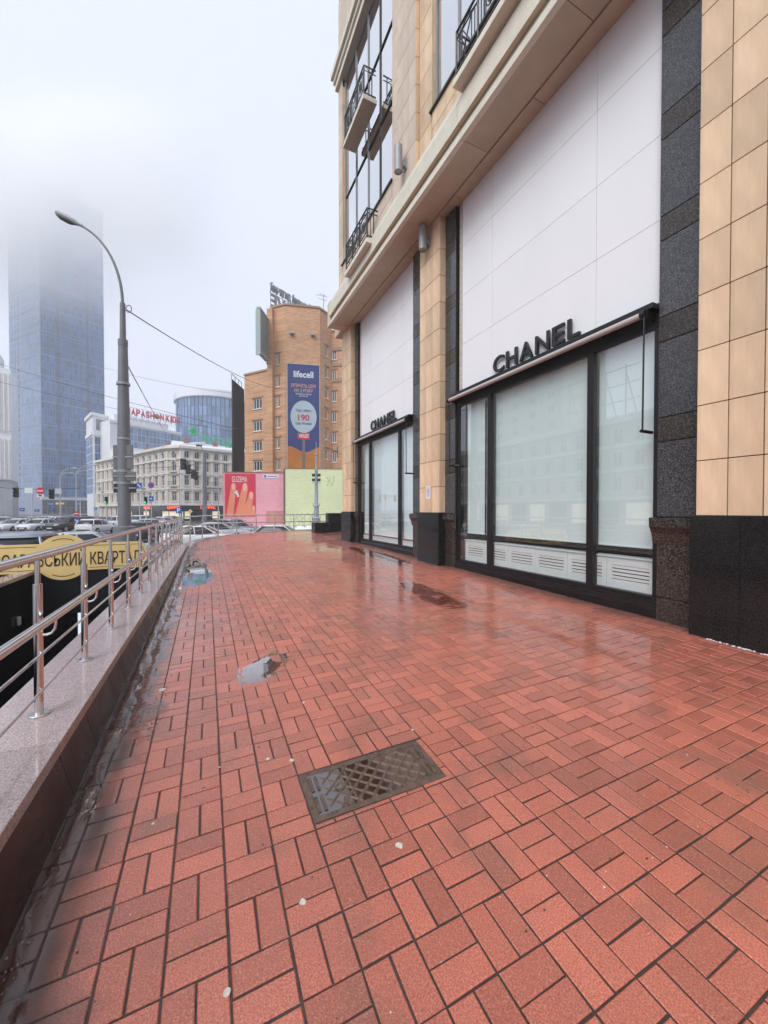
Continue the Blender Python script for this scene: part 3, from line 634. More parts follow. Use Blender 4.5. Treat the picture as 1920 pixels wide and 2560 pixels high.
# bays
BAYS = ((2.95, 7.31, (3.93, 6.2), (3.88, 6.16)), (9.26, 13.38, (10.17, 12.37), (10.03, 12.23)))
for bi, (y0, y1, mull, vj) in enumerate(BAYS):
    zb = gz(WF, y0) - .05; zs = .445 + (.09 if bi else 0); zt = 3.97
    wdw = MB().box(WF - .035, WF + .10, y0, y1, zb, zs - .03)                                   # black stone sill course
    wdw.box(WF - .02, WF + .10, y0, y1, zt, 4.279); wdw.box(WF - .015, WF + .09, y0, y0 + .075, zs - .03, zt); wdw.box(WF - .015, WF + .09, y1 - .075, y1, zs - .03, zt)
    wdw.box(WF - .015, WF + .09, y0 + .075, y1 - .075, zs - .03, zs + .02)
    wd = wdw.build('window', M_FRAME, bd, bevel=.004)
    MB().box(WF - .045, WF - .034, y0, y1, zb + .16, zs - .05).build('sill', M_BLACKGR, wd)
    for y in mull: MB().box(WF - .02, WF + .11, y - .055, y + .055, zs + .02, zt).build('mullion', M_FRAME, wd, bevel=.003)
    ys = [y0 + .075, mull[0] - .055, mull[0] + .055, mull[1] - .055, mull[1] + .055, y1 - .075]
    for k in range(3):
        MB().quad((WF + .02, ys[2 * k + 1], zs + .02), (WF + .02, ys[2 * k], zs + .02), (WF + .02, ys[2 * k], zt), (WF + .02, ys[2 * k + 1], zt)).build('pane', M_GLASS, wd, fix=False)
    # white cladding panels above
    yy = [y0 + .0, vj[0], vj[1], y1 - .16]; zz = [4.283, 5.36, 6.45, 7.57, SOF - .005]
    bk = MB().box(PF + .03, 5.8, y0, y1, 4.283, SOF + .05).build('panel_backing', M_GAP, bd)
    for i in range(3):
        for k in range(4):
            MB().box(PF, PF + .028, yy[i] + .003, yy[i + 1] - .003, zz[k] + .003, zz[k + 1] - .003).build('panel', M_WHITEP, bk, bevel=.0015)
    MB().box(PF - .004, PF + .03, y1 - .155, y1 - .06, 4.29, SOF).build('render_edge', mat('rough_render', (.55, .50, .45), .9, .35, 30, .8, 60), bk)
    MB().box(PF - .006, PF + .03, y1 - .06, y1, 4.29, SOF).build('edge_trim', M_FRAME, bk)
    # room behind the glass
    rm = MB().box(7.2, 7.3, y0, y1, .3, 4.1); rm.box(WF + .2, 7.2, y0 - .08, y0, .3, 4.1); rm.box(WF + .2, 7.2, y1, y1 + .08, .3, 4.1); rm.box(WF + .1, 7.2, y0, y1, 4.1, 4.2); rm.box(WF + .1, 7.2, y0, y1, .3, .4)
    rm.build('shop_interior', M_DARKIN, bd)
    bl = thing('window_blind', ('white blinds lowered behind the near shop window', 'white blinds lowered behind the far shop window')[bi], 'blind', (5.52, (y0 + y1) / 2, 1.0))
    zlow = 1.08 if bi == 0 else .75
    segs = ((y0 + .16, y1 - .86), (y1 - .80, y1 - .22))
    for a, c in segs:
        MB().box(5.52, 5.526, a, c, zlow, 3.96).build('blind_cloth', M_BLIND, bl); MB().tube([(5.523, a, zlow), (5.523, c, zlow)], .014, 8).build('bottom_bar', M_WHITEIN, bl, smooth=True)
        MB().tube([(5.55, a, 3.98), (5.55, c, 3.98)], .035, 10).build('roller', M_WHITEIN, bl, smooth=True)
    cv = thing('convector_cover', ('white slotted convector cover low behind the near shop window', 'white slotted convector cover low behind the far shop window')[bi], 'radiator cover', (5.6, (y0 + y1) / 2, .4))
    ztop = .93 if bi == 0 else .68
    MB().box(5.45, 5.70, y0 + .08, y1 - .2, ztop - .02, ztop).build('shelf', M_WHITEIN, cv, bevel=.004)
    MB().box(5.50, 5.66, y0 + .08, y1 - .2, .4, ztop - .115).build('casing', M_WHITEIN, cv)
    n = 6; dy = (y1 - y0 - .3) / n
    for k in range(n):
        a = y0 + .1 + k * dy; f = MB(); f.box(5.47, 5.50, a, a + dy - .006, .4, ztop - .34); f.box(5.47, 5.50, a, a + dy - .006, ztop - .13, ztop - .022); f.box(5.47, 5.50, a, a + .07, ztop - .34, ztop - .13); f.box(5.47, 5.50, a + dy - .076, a + dy - .006, ztop - .34, ztop - .13)
        f.build('front_plate', M_WHITEIN, cv)
        for q in range(4): MB().box(5.472, 5.492, a + .07, a + dy - .076, ztop - .34 + .012 + q * .052, ztop - .34 + .047 + q * .052).build('slat', M_WHITEIN, cv)
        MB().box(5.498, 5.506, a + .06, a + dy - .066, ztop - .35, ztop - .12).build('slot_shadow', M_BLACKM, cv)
    # roller awning
    aw = thing('roller_awning', ('rolled up fabric awning on black arms over the near shop window', 'rolled up fabric awning on black arms over the far shop window')[bi], 'awning', (5.17, (y0 + y1) / 2, 4.1))
    MB().tube([(5.17, y0 + .12, 4.115), (5.17, y1 + .02, 4.115)], .041, 14).build('fabric_roll', mat('awning_fabric', (.50, .46, .45), .7, .12, 14, .3, 80, streak=(1, .15, 1)), aw, smooth=True)
    MB().box(5.19, WF - .021, y0 + .0, y1 + .0, 4.17, 4.24).build('head_box', M_FRAME, aw, bevel=.006)
    for y, d in ((y0 + .10, -1), (y1 + .03, 1)):
        MB().tube([(5.17, y - .03, 4.115), (5.17, y + .03, 4.115)], .054, 14).build('end_cap', M_FRAME, aw, smooth=True)
        ya = y - .02
        MB().tube([(5.15, ya, 4.11), (5.17, ya - .02 * d, 2.64)], .011, 8).build('arm', M_FRAME, aw, smooth=True)
        MB().tube([(5.14, ya - .02 * d, 2.62), (5.30, ya - .02 * d, 2.62), (WF - .01, ya - .02 * d if d < 0 else ya - .10, 2.62)], .022, 10).build('arm_foot', M_FRAME, aw, smooth=True)
        MB().box(5.18, WF - .02, ya - .02, ya + .02, 4.07, 4.18).build('bracket', M_FRAME, aw)
    # raised letters
    ls = thing('shop_lettering', ('large black raised shop name over the near awning', 'black raised shop name over the far awning')[bi], 'lettering', (PF - .05, (y0 + y1) / 2, 4.3))
    ya, yb = (6.05, 4.10) if bi == 0 else (12.2, 10.3)
    wds = (1.0, .95, 1.05, 1.0, .80, .74); gap = .20; tot = sum(wds) + gap * 5; sc_ = (ya - yb) / tot; pos = 0
    for ch, wd_ in zip('CHANEL', wds):
        text('letter', ch, ls, (PF - .055, ya - (pos + wd_ / 2) * sc_, 4.485), (0, -1, 0), (0, 0, 1), .44, .045, M_BLACKM, .006, fit=wd_ * sc_)
        MB().tube([(PF - .04, ya - (pos + .3 * wd_) * sc_, 4.36), (PF + .002, ya - (pos + .3 * wd_) * sc_, 4.36)], .006, 6).build('fixing_pin', M_ALU, ls)
        pos += wd_ + gap
# blind bay in the near, out of frame side so that the shop front continues
MB().box(GF, 6.2, -6, 1.56, -.3, SOF).build('side_wall', M_SAND, bd)
# soffit and cornice
SO = 4.45
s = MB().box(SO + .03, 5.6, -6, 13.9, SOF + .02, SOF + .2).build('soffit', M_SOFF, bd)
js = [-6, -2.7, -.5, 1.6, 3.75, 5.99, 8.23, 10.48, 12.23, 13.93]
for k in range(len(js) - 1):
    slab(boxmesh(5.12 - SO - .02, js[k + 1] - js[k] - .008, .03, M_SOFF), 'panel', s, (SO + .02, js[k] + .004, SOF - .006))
    MB().box(5.128, PF - .003 if True else 0, js[k] + 1.1, js[k + 1] + 1.09 if k < len(js) - 2 else 13.9, SOF - .035, SOF + .02).build('inner_trim', M_SOFF, s)
    c = MB().prism([(x, js[k] + .004, z) for x, z in ((SO, SOF - .03), (SO + .10, SOF - .03), (SO + .10, SOF + .1), (SO - .0, SOF + .1))], (0, js[k + 1] - js[k] - .008, 0)).build('cornice_lip', M_CREAM, bd)
    MB().prism([(x, js[k] + .004, z) for x, z in ((SO + .07, SOF + .09), (SO + .5, SOF + .09), (SO + .5, SOF + .24), (SO + .07, SOF + .24))], (0, js[k + 1] - js[k] - .008, 0)).build('cornice_groove', mat('dark_groove', (.22, .17, .12), .8, .3, 8), bd)  # groove set in a darker brown than the cornice stone
    MB().prism([(x, js[k] + .004, z) for x, z in ((SO - .06, SOF + .22), (SO + .5, SOF + .22), (SO + .5, SOF + .86), (SO + .03, SOF + .86), (SO + .02, SOF + .74), (SO - .03, SOF + .70), (SO - .06, SOF + .62))], (0, js[k + 1] - js[k] - .008, 0)).build('cornice_stone', M_CREAM, bd)
# upper storeys
UW, UP_, UG = 4.59, 4.49, 4.70
ZU0, ZU1 = SOF + .82, 20.5
u = MB().box(UW + .03, 6.5, 7.2, 9.1, ZU0, ZU1); u.box(UW + .03, 6.5, -6, 3.05, ZU0, ZU1); u.box(UW + .03, 6.5, 12.99, 13.36, ZU0, ZU1); u.box(UW + .03, 6.5, 3.05, 12.99, ZU0, 10.24); u.box(UW + .2, 6.5, 9.1, 12.99, 17.0, ZU1); u.box(6.4, 6.5, 3.05, 13, 10, 20)
u = u.build('upper_wall', M_GAP, bd)
urows = [ZU0 + .04 + .315 * k for k in range(4)] + [10.26]
urows = [ZU0 + .02, ZU0 + .42, ZU0 + .81]
zr = [ZU0 + .02 + RH * k for k in range(18)]
clad(u, 'y', UW, 8.62, 9.09, 1, zr, .03, M_SANDP); clad(u, 'y', UW, 7.19, 7.72, 1, zr, .03, M_SAND)
clad(u, 'y', UW, 12.98, 13.38, 1, zr[:13], .03, M_SANDP)
clad(u, 'y', UW, 3.07, 7.17, 5, urows, .03, M_SAND); clad(u, 'y', UW, 9.11, 12.96, 5, urows, .03, M_SANDP)
clad(u, 'y', UW, 1.0, 3.05, 3, zr, .03, M_SAND)
p = MB().box(UP_ + .03, UW + .05, 7.735, 8.605, ZU0, ZU1).build('upper_pilaster', M_GAP, bd)
clad(p, 'y', UP_, 7.73, 8.61, 3, zr, .03, M_SANDP); clad(p, 'x', 7.704, UP_ + .004, UW - .002, 1, zr, .03, M_SAND)
# upper window bays
for (y0, y1, z1, trans, ml, lab) in ((3.07, 7.17, 17.0, (12.6, 14.7), (3.9, 4.75, 5.6, 6.35), 1), (9.11, 12.96, 16.7, (12.55, 14.62), (10.05, 10.9, 11.9), 2)):
    z0 = 10.26; f = MB()
    f.box(UG - .02, UG + .06, y0, y1, z0, z0 + .07); f.box(UG - .02, UG + .06, y0, y1, z1 - .08, z1); f.box(UG - .02, UG + .06, y0, y0 + .06, z0 + .07, z1 - .08); f.box(UG - .02, UG + .06, y1 - .06, y1, z0 + .07, z1 - .08)
    wn = f.build('upper_window', M_ALU, bd)
    MB().box(UW - .05, UG + .06, y0 - .05, y1 + .05, z0 - .045, z0 - .005).build('sill', M_BLACKM, wn)
    b_ = [y0 + .06] + list(ml) + [y1 - .06]; zz = [z0 + .07] + list(trans) + [z1 - .08]
    for y in ml: MB().box(UG - .02, UG + .05, y - .022, y + .022, z0 + .07, z1 - .08).build('mullion', M_ALU if y != ml[0] else M_FRAME, wn)
    for i in range(len(b_) - 1):
        for k in range(len(zz) - 1):
            MB().quad((UG + .01, b_[i + 1] - .03, zz[k] + .02), (UG + .01, b_[i] + .03, zz[k] + .02), (UG + .01, b_[i] + .03, zz[k + 1] - .02), (UG + .01, b_[i + 1] - .03, zz[k + 1] - .02)).build('pane', M_UGLASS, wn, fix=False)
            if k: MB().box(UG - .022, UG + .03, b_[i] + .03, b_[i + 1] - .03, zz[k] - .02, zz[k] + .02).build('transom', M_FRAME, wn)
    # stone reveals beside the glass
    zq = [z0 + .62 * k for k in range(11)]
    for i in range(10): MB().box(UW + .002, UG + .05, y1 + .001, y1 + .026, zq[i] + .002, zq[i + 1] - .002).build('reveal_slab', M_SAND, wn)
    MB().box(UG + .4, UG + .45, y0, y1, z0, z1).build('curtain', mat('dim_curtain', (.45, .47, .48), .9, .1, 3), wn)
# moulding high up on the far bay, stepping back
mo = MB()
for k, (x, z0, z1) in enumerate(((UW - .16, 16.95, 17.12), (UW - .24, 17.12, 17.32), (UW - .10, 16.72, 16.95))): mo.box(x, UW + .3, 8.62, 13.42 - .0 + (UW - x) * .6, z0 + .001 * k, z1)
mo.build('moulding', M_CREAM, bd, bevel=.012)
clad(u, 'y', UW, 8.62, 13.38, 4, [17.33 + .6 * k for k in range(5)], .03, M_SANDP)
b = MB().box(UW + .03, 9, 13.36, 13.40, ZU0, ZU1).box(PF, 9, 15.05, 15.15, -.3, SOF + .8); b.box(SO, 8, 13.93, 14.3, SOF - .02, SOF + .85); b.box(5.0, 8, 14.3, 15.06, SOF, SOF + .3)
b.build('end_wall', M_SANDP, bd)
MB().box(5.0, 9, -6, 13.3, 20.4, 20.6).build('roof', M_CREAM, bd)
# balconies with wrought iron railings
def balcony(y0, y1, x0, z, h, name, rich):
    bc = MB().box(x0, UW + .02, y0, y1, z - .13, z).build('balcony', M_CREAM, bd, bevel=.01)
    xr = x0 + .05; i = MB(); d = y1 - y0
    zb, zt = z + .09, z + h
    for zz in (zb, zt): i.tube([(UW, y0 + .05, zz), (xr, y0 + .05, zz), (xr, y1 - .05, zz), (UW, y1 - .05, zz)], 0.0210, 6)
    i.tube([(UW, y0 + .05, zt - .13), (xr, y0 + .05, zt - .13), (xr, y1 - .05, zt - .13), (UW, y1 - .05, zt - .13)], 0.0135, 6)
    i.tube([(xr, y0 + .05, zb + .13), (xr, y1 - .05, zb + .13)], 0.0135, 6)
    n = max(3, int(round(d / .62))); wd = (d - .1) / n
    for k in range(n + 1): i.tube([(xr, y0 + .05 + k * wd, z), (xr, y0 + .05 + k * wd, zt)], 0.0210, 6)
    for k in range(n):
        a = y0 + .05 + k * wd; c = a + wd / 2; zc = (zb + zt) / 2
        for q in (.14, .28, .72, .86): i.tube([(xr, a + wd * q, zb + .13), (xr, a + wd * q, zt - .13)], 0.0105, 5)
        ring = [(xr, c + .10 * math.cos(2 * PI * t / 12), zc + .15 * math.sin(2 * PI * t / 12)) for t in range(13)]
        if k % 2 == 0:
            i.tube(ring, .011, 5); i.tube([(xr, c, zc - .15), (xr, c, zc + .15)], 0.0150, 5); i.tube([(xr, c + .06 * math.cos(2 * PI * t / 10), zc + .09 * math.sin(2 * PI * t / 10)) for t in range(11)], 0.0120, 5)
        else:
            i.tube([(xr, a + wd * .28, zb + .13), (xr, c, zc), (xr, a + wd * .28, zt - .13)], 0.0120, 5); i.tube([(xr, a + wd * .72, zb + .13), (xr, c, zc), (xr, a + wd * .72, zt - .13)], 0.0120, 5)
        i.tube([(xr, a, zt - .13), (xr, a + wd, zt)], 0.0090, 5); i.tube([(xr, a, zt), (xr, a + wd, zt - .13)], 0.0090, 5)
    for x in (UW - .12,):
        for yv in (y0 + .05, y1 - .05): i.tube([(x, yv, z), (x, yv, zt)], 0.0180, 6); i.tube([((x + xr) / 2, yv, zb), ((x + xr) / 2, yv, zt - .13)], 0.0105, 5); i.tube([(x, yv, zt - .13), (xr, yv, zt)], 0.0090, 5)
    i.build('railing', M_BLACKM, bc)
balcony(2.2, 5.9, 4.22, 9.46, .84, 'near', True)
balcony(9.95, 11.75, 4.22, 9.20, .86, 'low', True)
balcony(10.08, 11.75, 4.18, 13.26, .84, 'up', True)
# cylinder wall lamps
def wall_lamp(x, y, z0, z1, xw, label, ht):
    t = thing('wall_lamp', label, 'wall lamp', (x, y, z0), 'cylinder lamps on the pilaster')
    MB().lathe((x, y, z0), ((.0, .02), (.088, .02), (.088, 0), (.098, 0), (.098, z1 - z0), (.0, z1 - z0)), 22).build('housing', M_ALU, t, smooth=True)
    MB().lathe((x, y, z0 + .021), ((.0, 0), (.086, 0), (.086, .004), (0, .004)), 18).build('lens', M_DGLASS, t, smooth=True)
    MB().box(x + .06, xw, y - .05, y + .05, z0 + .16, z0 + .27).build('arm', M_ALU, t, bevel=.006)
    MB().box(xw - .03, xw, y - .075, y + .075, z0 + .10, z0 + .36).build('wall_plate', M_ALU, t, bevel=.006)
wall_lamp(4.29, 8.17, 9.62, 10.22, UP_, 'grey cylinder wall lamp on the pilaster above the cornice', 1)
wall_lamp(4.97, 8.17, 7.98, 8.54, CF, 'grey cylinder wall lamp under the cornice soffit', 1)
# paper notice
nb = thing('paper_notice', 'white printed paper notice taped to the middle sandstone column', 'notice', (CF, 8.18, 1.88))
MB().box(CF - .006, CF - .0035, 8.08, 8.29, 1.88, 2.19).build('sheet', mat('white_paper', (.80, .80, .82), .7, .03), nb)
M_BLUEP = mat('blue_print', (.22, .28, .50), .7, .1); b = MB()
for k in range(8):
    ln = (.10, .13, .15, .12, .15, .09, .14, .11)[k]; b.box(CF - .0075, CF - .0062, 8.185 - ln / 2, 8.185 + ln / 2, 2.145 - k * .03, 2.158 - k * .03)
b.build('print', M_BLUEP, nb)
# black granite seats / planters at the far corner
pl = thing('granite_planter', 'low black granite planter block in front of the far railing', 'planter', (5.8, 18.4, gz(5.8, 18.4)))
z = gz(5.6, 18.4)
MB().box(5.0, 5.9, 18.2, 18.8, z - .05, z + .50).build('body', M_BLACKGR, pl, bevel=.01); MB().box(5.905, 7.4, 18.25, 18.75, z - .05, z + .48).build('end_block', M_BLACKGR, pl, bevel=.01)
b2 = MB().box(6.0, 7.4, 19.2, 19.7, z - .05, z + .95); top(b2.build('granite_block', M_BLACKGR, None, bevel=.01), 'taller black granite block standing behind the low planter', 'block')
# snow and lime crust at the foot of the near plinth
M_SNOW = mat('snow_crust', (.72, .72, .74), .6, .15, 30, .6, 60)
b = MB()
for k in range(70):
    y = random.uniform(1.3, 2.3); x = CF - .035 - abs(random.gauss(0, .012)); r = random.uniform(.005, .014)
    b.lathe((x, y, gz(x, y)), ((r, 0), (r * .8, r * .5), (0, r * .7)), 6)
tag(b.build('snow_crust', M_SNOW), 'crumbs of old snow along the foot of the near black plinth', 'snow', None, 'stuff')
# ------------------------------------------------------------------ cars
M_CARGL = mat('car_glass', (.02, .024, .028), .05, .1, 2); M_TYRE = mat('tyre', (.02, .02, .02), .8, .1); M_RIM = mat('rim', (.45, .45, .46), .3, .05, metal=.8)
M_HEADL = mat('headlight_lens', (.75, .78, .8), .1, .05); M_TAILL = mat('taillight_lens', (.45, .02, .02), .2, .1); M_TRIM = mat('car_trim', (.02, .02, .022), .5, .1); M_PLATE = mat('number_plate', (.75, .75, .72), .5, .05)
PAINT = {}
def paint(name, c):
    if name not in PAINT: PAINT[name] = mat('paint_' + name, c, .30, .03, 3, coat=.8)
    return PAINT[name]
for n_, c_ in dict(white=(.72, .73, .75), silver=(.46, .48, .51), grey=(.17, .18, .20), black=(.015, .015, .017), red=(.22, .018, .02), beige=(.52, .47, .38), blue=(.05, .08, .16), slate=(.26, .28, .33)).items(): paint(n_, c_)
def rrect(x0, x1, hw, z, p=.42, n=24):
    cx_, hx = (x0 + x1) / 2, (x1 - x0) / 2; o = []
    for k in range(n):
        t = 2 * PI * k / n; c, s = math.cos(t), math.sin(t); o.append((cx_ + math.copysign(abs(c) ** p, c) * hx, math.copysign(abs(s) ** p, s) * hw, z))
    return o
def ring(x, w_, zb, zt, n=24, p=.36):
    zc, h = (zb + zt) / 2, (zt - zb) / 2; o = []
    for k in range(n):
        t = 2 * PI * k / n; c, s = math.cos(t), math.sin(t); o.append((x, math.copysign(abs(c) ** p, c) * w_, zc + math.copysign(abs(s) ** p, s) * h))
    return o
KIND = dict(
    sedan=dict(st=[(-2.28, .60, .50, .80), (-2.22, .76, .34, .96), (-2.0, .86, .24, 1.00), (-1.3, .90, .20, .98), (0, .905, .20, .96), (.9, .90, .20, .945), (1.55, .88, .20, .90), (2.05, .82, .23, .80), (2.22, .72, .30, .70), (2.28, .55, .40, .62)],
               gh=[(-1.80, 1.05, .83, .93), (-1.45, .60, .75, 1.20), (-1.15, .22, .66, 1.38), (-1.0, .08, .60, 1.42)], roof=[(-1.20, .26, .675, 1.365), (-1.10, .16, .65, 1.42), (-.85, -.05, .52, 1.46)]),
    hatch=dict(st=[(-2.05, .62, .42, .85), (-2.0, .78, .30, 1.0), (-1.8, .86, .22, 1.02), (-1.2, .885, .20, 1.0), (0, .89, .20, .98), (.85, .885, .20, .96), (1.5, .86, .20, .92), (1.88, .80, .24, .82), (2.0, .70, .32, .70), (2.05, .55, .42, .62)],
               gh=[(-1.92, 1.10, .82, .95), (-1.75, .65, .76, 1.22), (-1.55, .25, .69, 1.42), (-1.45, .10, .64, 1.46)], roof=[(-1.62, .28, .70, 1.40), (-1.52, .18, .68, 1.47), (-1.25, -.05, .55, 1.51)]),
    suv=dict(st=[(-2.28, .66, .50, .98), (-2.22, .82, .36, 1.10), (-2.0, .90, .28, 1.12), (-1.2, .935, .26, 1.10), (0, .94, .26, 1.08), (.95, .935, .26, 1.06), (1.6, .915, .26, 1.04), (2.08, .86, .28, .96), (2.24, .78, .34, .84), (2.30, .60, .46, .74)],
             gh=[(-2.10, 1.22, .86, 1.04), (-1.92, .80, .80, 1.32), (-1.72, .45, .73, 1.54), (-1.6, .3, .68, 1.60)], roof=[(-1.80, .48, .745, 1.53), (-1.72, .38, .72, 1.61), (-1.4, .1, .58, 1.66)]))
PROTO = {}
def wheel_mesh(r):
    b = MB().tube([(0, -.10, 0), (0, -.08, 0), (0, .08, 0), (0, .10, 0)], [r * .86, r, r, r * .86], 20); tm = b.mesh('tyre', M_TYRE, smooth=True)
    b = MB().tube([(0, -.103, 0), (0, -.098, 0), (0, .098, 0), (0, .103, 0)], [r * .45, r * .62, r * .62, r * .45], 16); rm_ = b.mesh('rim', M_RIM, smooth=False)
    return tm, rm_
def car_proto(kind):
    k = KIND[kind]; t = thing('car', '-', 'car', local=True)
    bo = MB().loft([ring(*s) for s in k['st']]).build('body', PAINT['white'], t, smooth=True)
    MB().loft([rrect(a, c, w_, z) for a, c, w_, z in k['gh']]).build('glasshouse', M_CARGL, t, smooth=True)
    MB().loft([rrect(a, c, w_, z) for a, c, w_, z in k['roof']]).build('roof', PAINT['white'], t, smooth=True)
    g0, g2 = k['gh'][0], k['roof'][0]; pb = MB()
    for s_ in (1, -1):
        for xa, xb in ((g0[1] - .06, g2[1] - .03), (g0[0] + .08, g2[0] + .05), ((g0[0] + g0[1]) / 2 + .1, (g2[0] + g2[1]) / 2 + .12)):
            pb.tube([(xa, s_ * (g0[2] - .012), g0[3]), ((xa + xb) / 2, s_ * ((g0[2] + g2[2]) / 2 + .016), (g0[3] + g2[3]) / 2), (xb, s_ * (g2[2] - .004), g2[3] + .01)], .034, 6)
    pb.build('pillar', PAINT['white'], t, smooth=True)['kind'] = 'stuff'
    r = .33 if kind != 'suv' else .37; tm, rm_ = wheel_mesh(r); wb = 1.32; hw = k['st'][4][1]
    for x in (wb, -wb):
        for s_ in (1, -1):
            wv = bpy.data.objects.new('wheel', tm); COL.objects.link(wv); wv.parent = t; wv.location = (x, s_ * (hw - .085), r)
            ri = bpy.data.objects.new('rim', rm_); COL.objects.link(ri); ri.parent = wv
    L2 = k['st'][-1][0]; zh = k['st'][-2][3]
    for s_ in (1, -1):
        MB().hexa([(L2 - .20, s_ * .50, zh - .10), (L2 + .0, s_ * .50, zh - .10), (L2 - .12, s_ * .80, zh - .09), (L2 - .40, s_ * .82, zh - .09), (L2 - .20, s_ * .50, zh + .05), (L2 - .02, s_ * .50, zh + .05), (L2 - .14, s_ * .80, zh + .08), (L2 - .40, s_ * .82, zh + .08)]).build('headlight', M_HEADL, t)
        zt = k['st'][1][3]; T2 = -k['st'][0][0]
        MB().hexa([(-T2 + .0, s_ * .48, zt - .20), (-T2 + .2, s_ * .48, zt - .20), (-T2 + .34, s_ * .84, zt - .18), (-T2 + .10, s_ * .80, zt - .18), (-T2 + .02, s_ * .48, zt - .04), (-T2 + .2, s_ * .48, zt - .04), (-T2 + .34, s_ * .84, zt - .03), (-T2 + .10, s_ * .80, zt - .03)]).build('taillight', M_TAILL, t)
        MB().box(g0[1] - .30, g0[1] - .14, s_ * (hw + .0) - .02, s_ * (hw + .14), g0[3] + .03, g0[3] + .17).build('mirror', PAINT['white'], t, bevel=.03)
    MB().box(L2 - .10, L2 + .012, -.48, .48, .36, zh - .12).build('grille', M_TRIM, t, bevel=.02)
    MB().box(L2 + .012, L2 + .022, -.26, .26, .42, .53).build('plate', M_PLATE, t); MB().box(-T2 - .035, -T2 - .022, -.26, .26, .52, .63).build('plate', M_PLATE, t)
    MB().box(-T2 - .02, -T2 + .12, -.62, .62, .28, .52).build('bumper', M_TRIM, t, bevel=.03)
    return t
def place_car(kind, colr, loc, heading, label, group):
    first = kind not in PROTO
    if first: PROTO[kind] = car_proto(kind)
    t = PROTO[kind] if first else copy_tree(PROTO[kind])
    t.location = (loc[0], loc[1], ROAD + .002); t.rotation_euler = (0, 0, heading); tag(t, label, 'car', group)
    for ch in t.children:
        if ch.name.split('.')[0] in ('body', 'roof', 'pillar', 'mirror'):
            ch.material_slots[0].link = 'OBJECT'; ch.material_slots[0].material = PAINT[colr]
    return t
vh = PI / 2 - YAW                     # heading of the view axis
G1 = 'cars crowding the square'
def cp(px, py): d = (CAM_H - ROAD) * 960 / (py - 1275); return W(px, d)
# parked just beyond the sign
place_car('suv', 'slate', (-5.35, 17.5), PI / 2, 'blue grey suv seen from behind at the left edge above the gold sign', 'cars parked beside the stairwell')
place_car('sedan', 'silver', (-4.4, 21.0), 0.03, 'silver sedan side on behind the gold sign, in front of the waiting white cars', 'cars parked beside the stairwell')
# waiting traffic, fronts towards us
CARS = [('sedan', 'white', 41, 1329, vh + PI, 'leftmost white sedan facing us in the front line of waiting traffic'), ('sedan', 'white', 97, 1329, vh + PI + .1, 'second white sedan facing us in the front line, left of the black suv'),
        ('suv', 'black', 168, 1329, vh + PI, 'black suv facing us with its white number plate, in the front line of traffic'), ('hatch', 'white', 240, 1334, vh + .12, 'white hatchback seen from behind, left of the tall lamp post'),
        ('hatch', 'white', 131, 1319, vh + PI, 'white hatchback facing us in the second line, left of the black suv'), ('sedan', 'white', 10, 1317, vh + PI + .5, 'white sedan at the left edge in the second line of traffic'),
        ('sedan', 'black', 32, 1320, vh + PI + .4, 'black sedan between two white sedans at the left, second line'), ('hatch', 'blue', 63, 1316, vh + PI, 'dark blue hatchback behind the two leftmost white sedans'),
        ('hatch', 'beige', 83, 1319, vh + PI + .3, 'beige hatchback behind the second white sedan of the front line'), ('sedan', 'white', 105, 1312, vh + 2.4, 'small distant white sedan before the glass tower entrance'),
        ('sedan', 'grey', 148, 1314, vh + PI, 'grey sedan just behind the black suv'), ('sedan', 'white', 200, 1317, vh + PI, 'white sedan right of the black suv, half hidden'),
        ('hatch', 'red', 219, 1316, vh, 'dark red hatchback left of the white hatchback'), ('sedan', 'grey', 262, 1316, vh + .6, 'grey sedan right of the white hatchback, farther off'),
        ('sedan', 'black', 276, 1314, vh + 1.2, 'black sedan before the cream building left of the lamp post'), ('suv', 'white', 292, 1321, vh + 1.0, 'white suv at the left side of the tall lamp post foot'),
        ('suv', 'white', 345, 1317, vh + PI, 'white suv at the right side of the tall lamp post'), ('sedan', 'silver', 368, 1330, vh + .9, 'silver sedan right of the lamp post, seen through the railing'),
        ('hatch', 'black', 356, 1352, vh + .3, 'black hatchback close behind the railing right of the lamp post'), ('sedan', 'white', 398, 1318, vh + 1.4, 'white sedan before the shops, far right of the lamp post'),
        ('sedan', 'grey', 420, 1312, vh + 1.5, 'grey sedan parked in front of the red lit shops'), ('suv', 'slate', 186, 1312, vh + 2.8, 'slate suv in the distance beneath the round blue sign'), ('sedan', 'red', 4, 1309, vh + 2.6, 'small red sedan far off at the left edge'),
        ('sedan', 'white', 506, 1371, vh - PI / 2 + .25, 'white sedan right behind the curve of the far railing'), ('sedan', 'silver', 548, 1352, vh - PI / 2 + .35, 'silver sedan behind the far railing before the pink wall'),
        ('suv', 'grey', 585, 1346, vh - PI / 2 - .3, 'dark grey suv behind the far railing at the foot of the poster'), ('sedan', 'white', 706, 1368, vh - PI / 2 + .04, 'white sedan whose roof shows above the terrace before the green wall')]
for kd, c_, px, py, hd, lab in CARS:
    p = cp(px, py); place_car(kd, c_, p, hd, lab, G1)
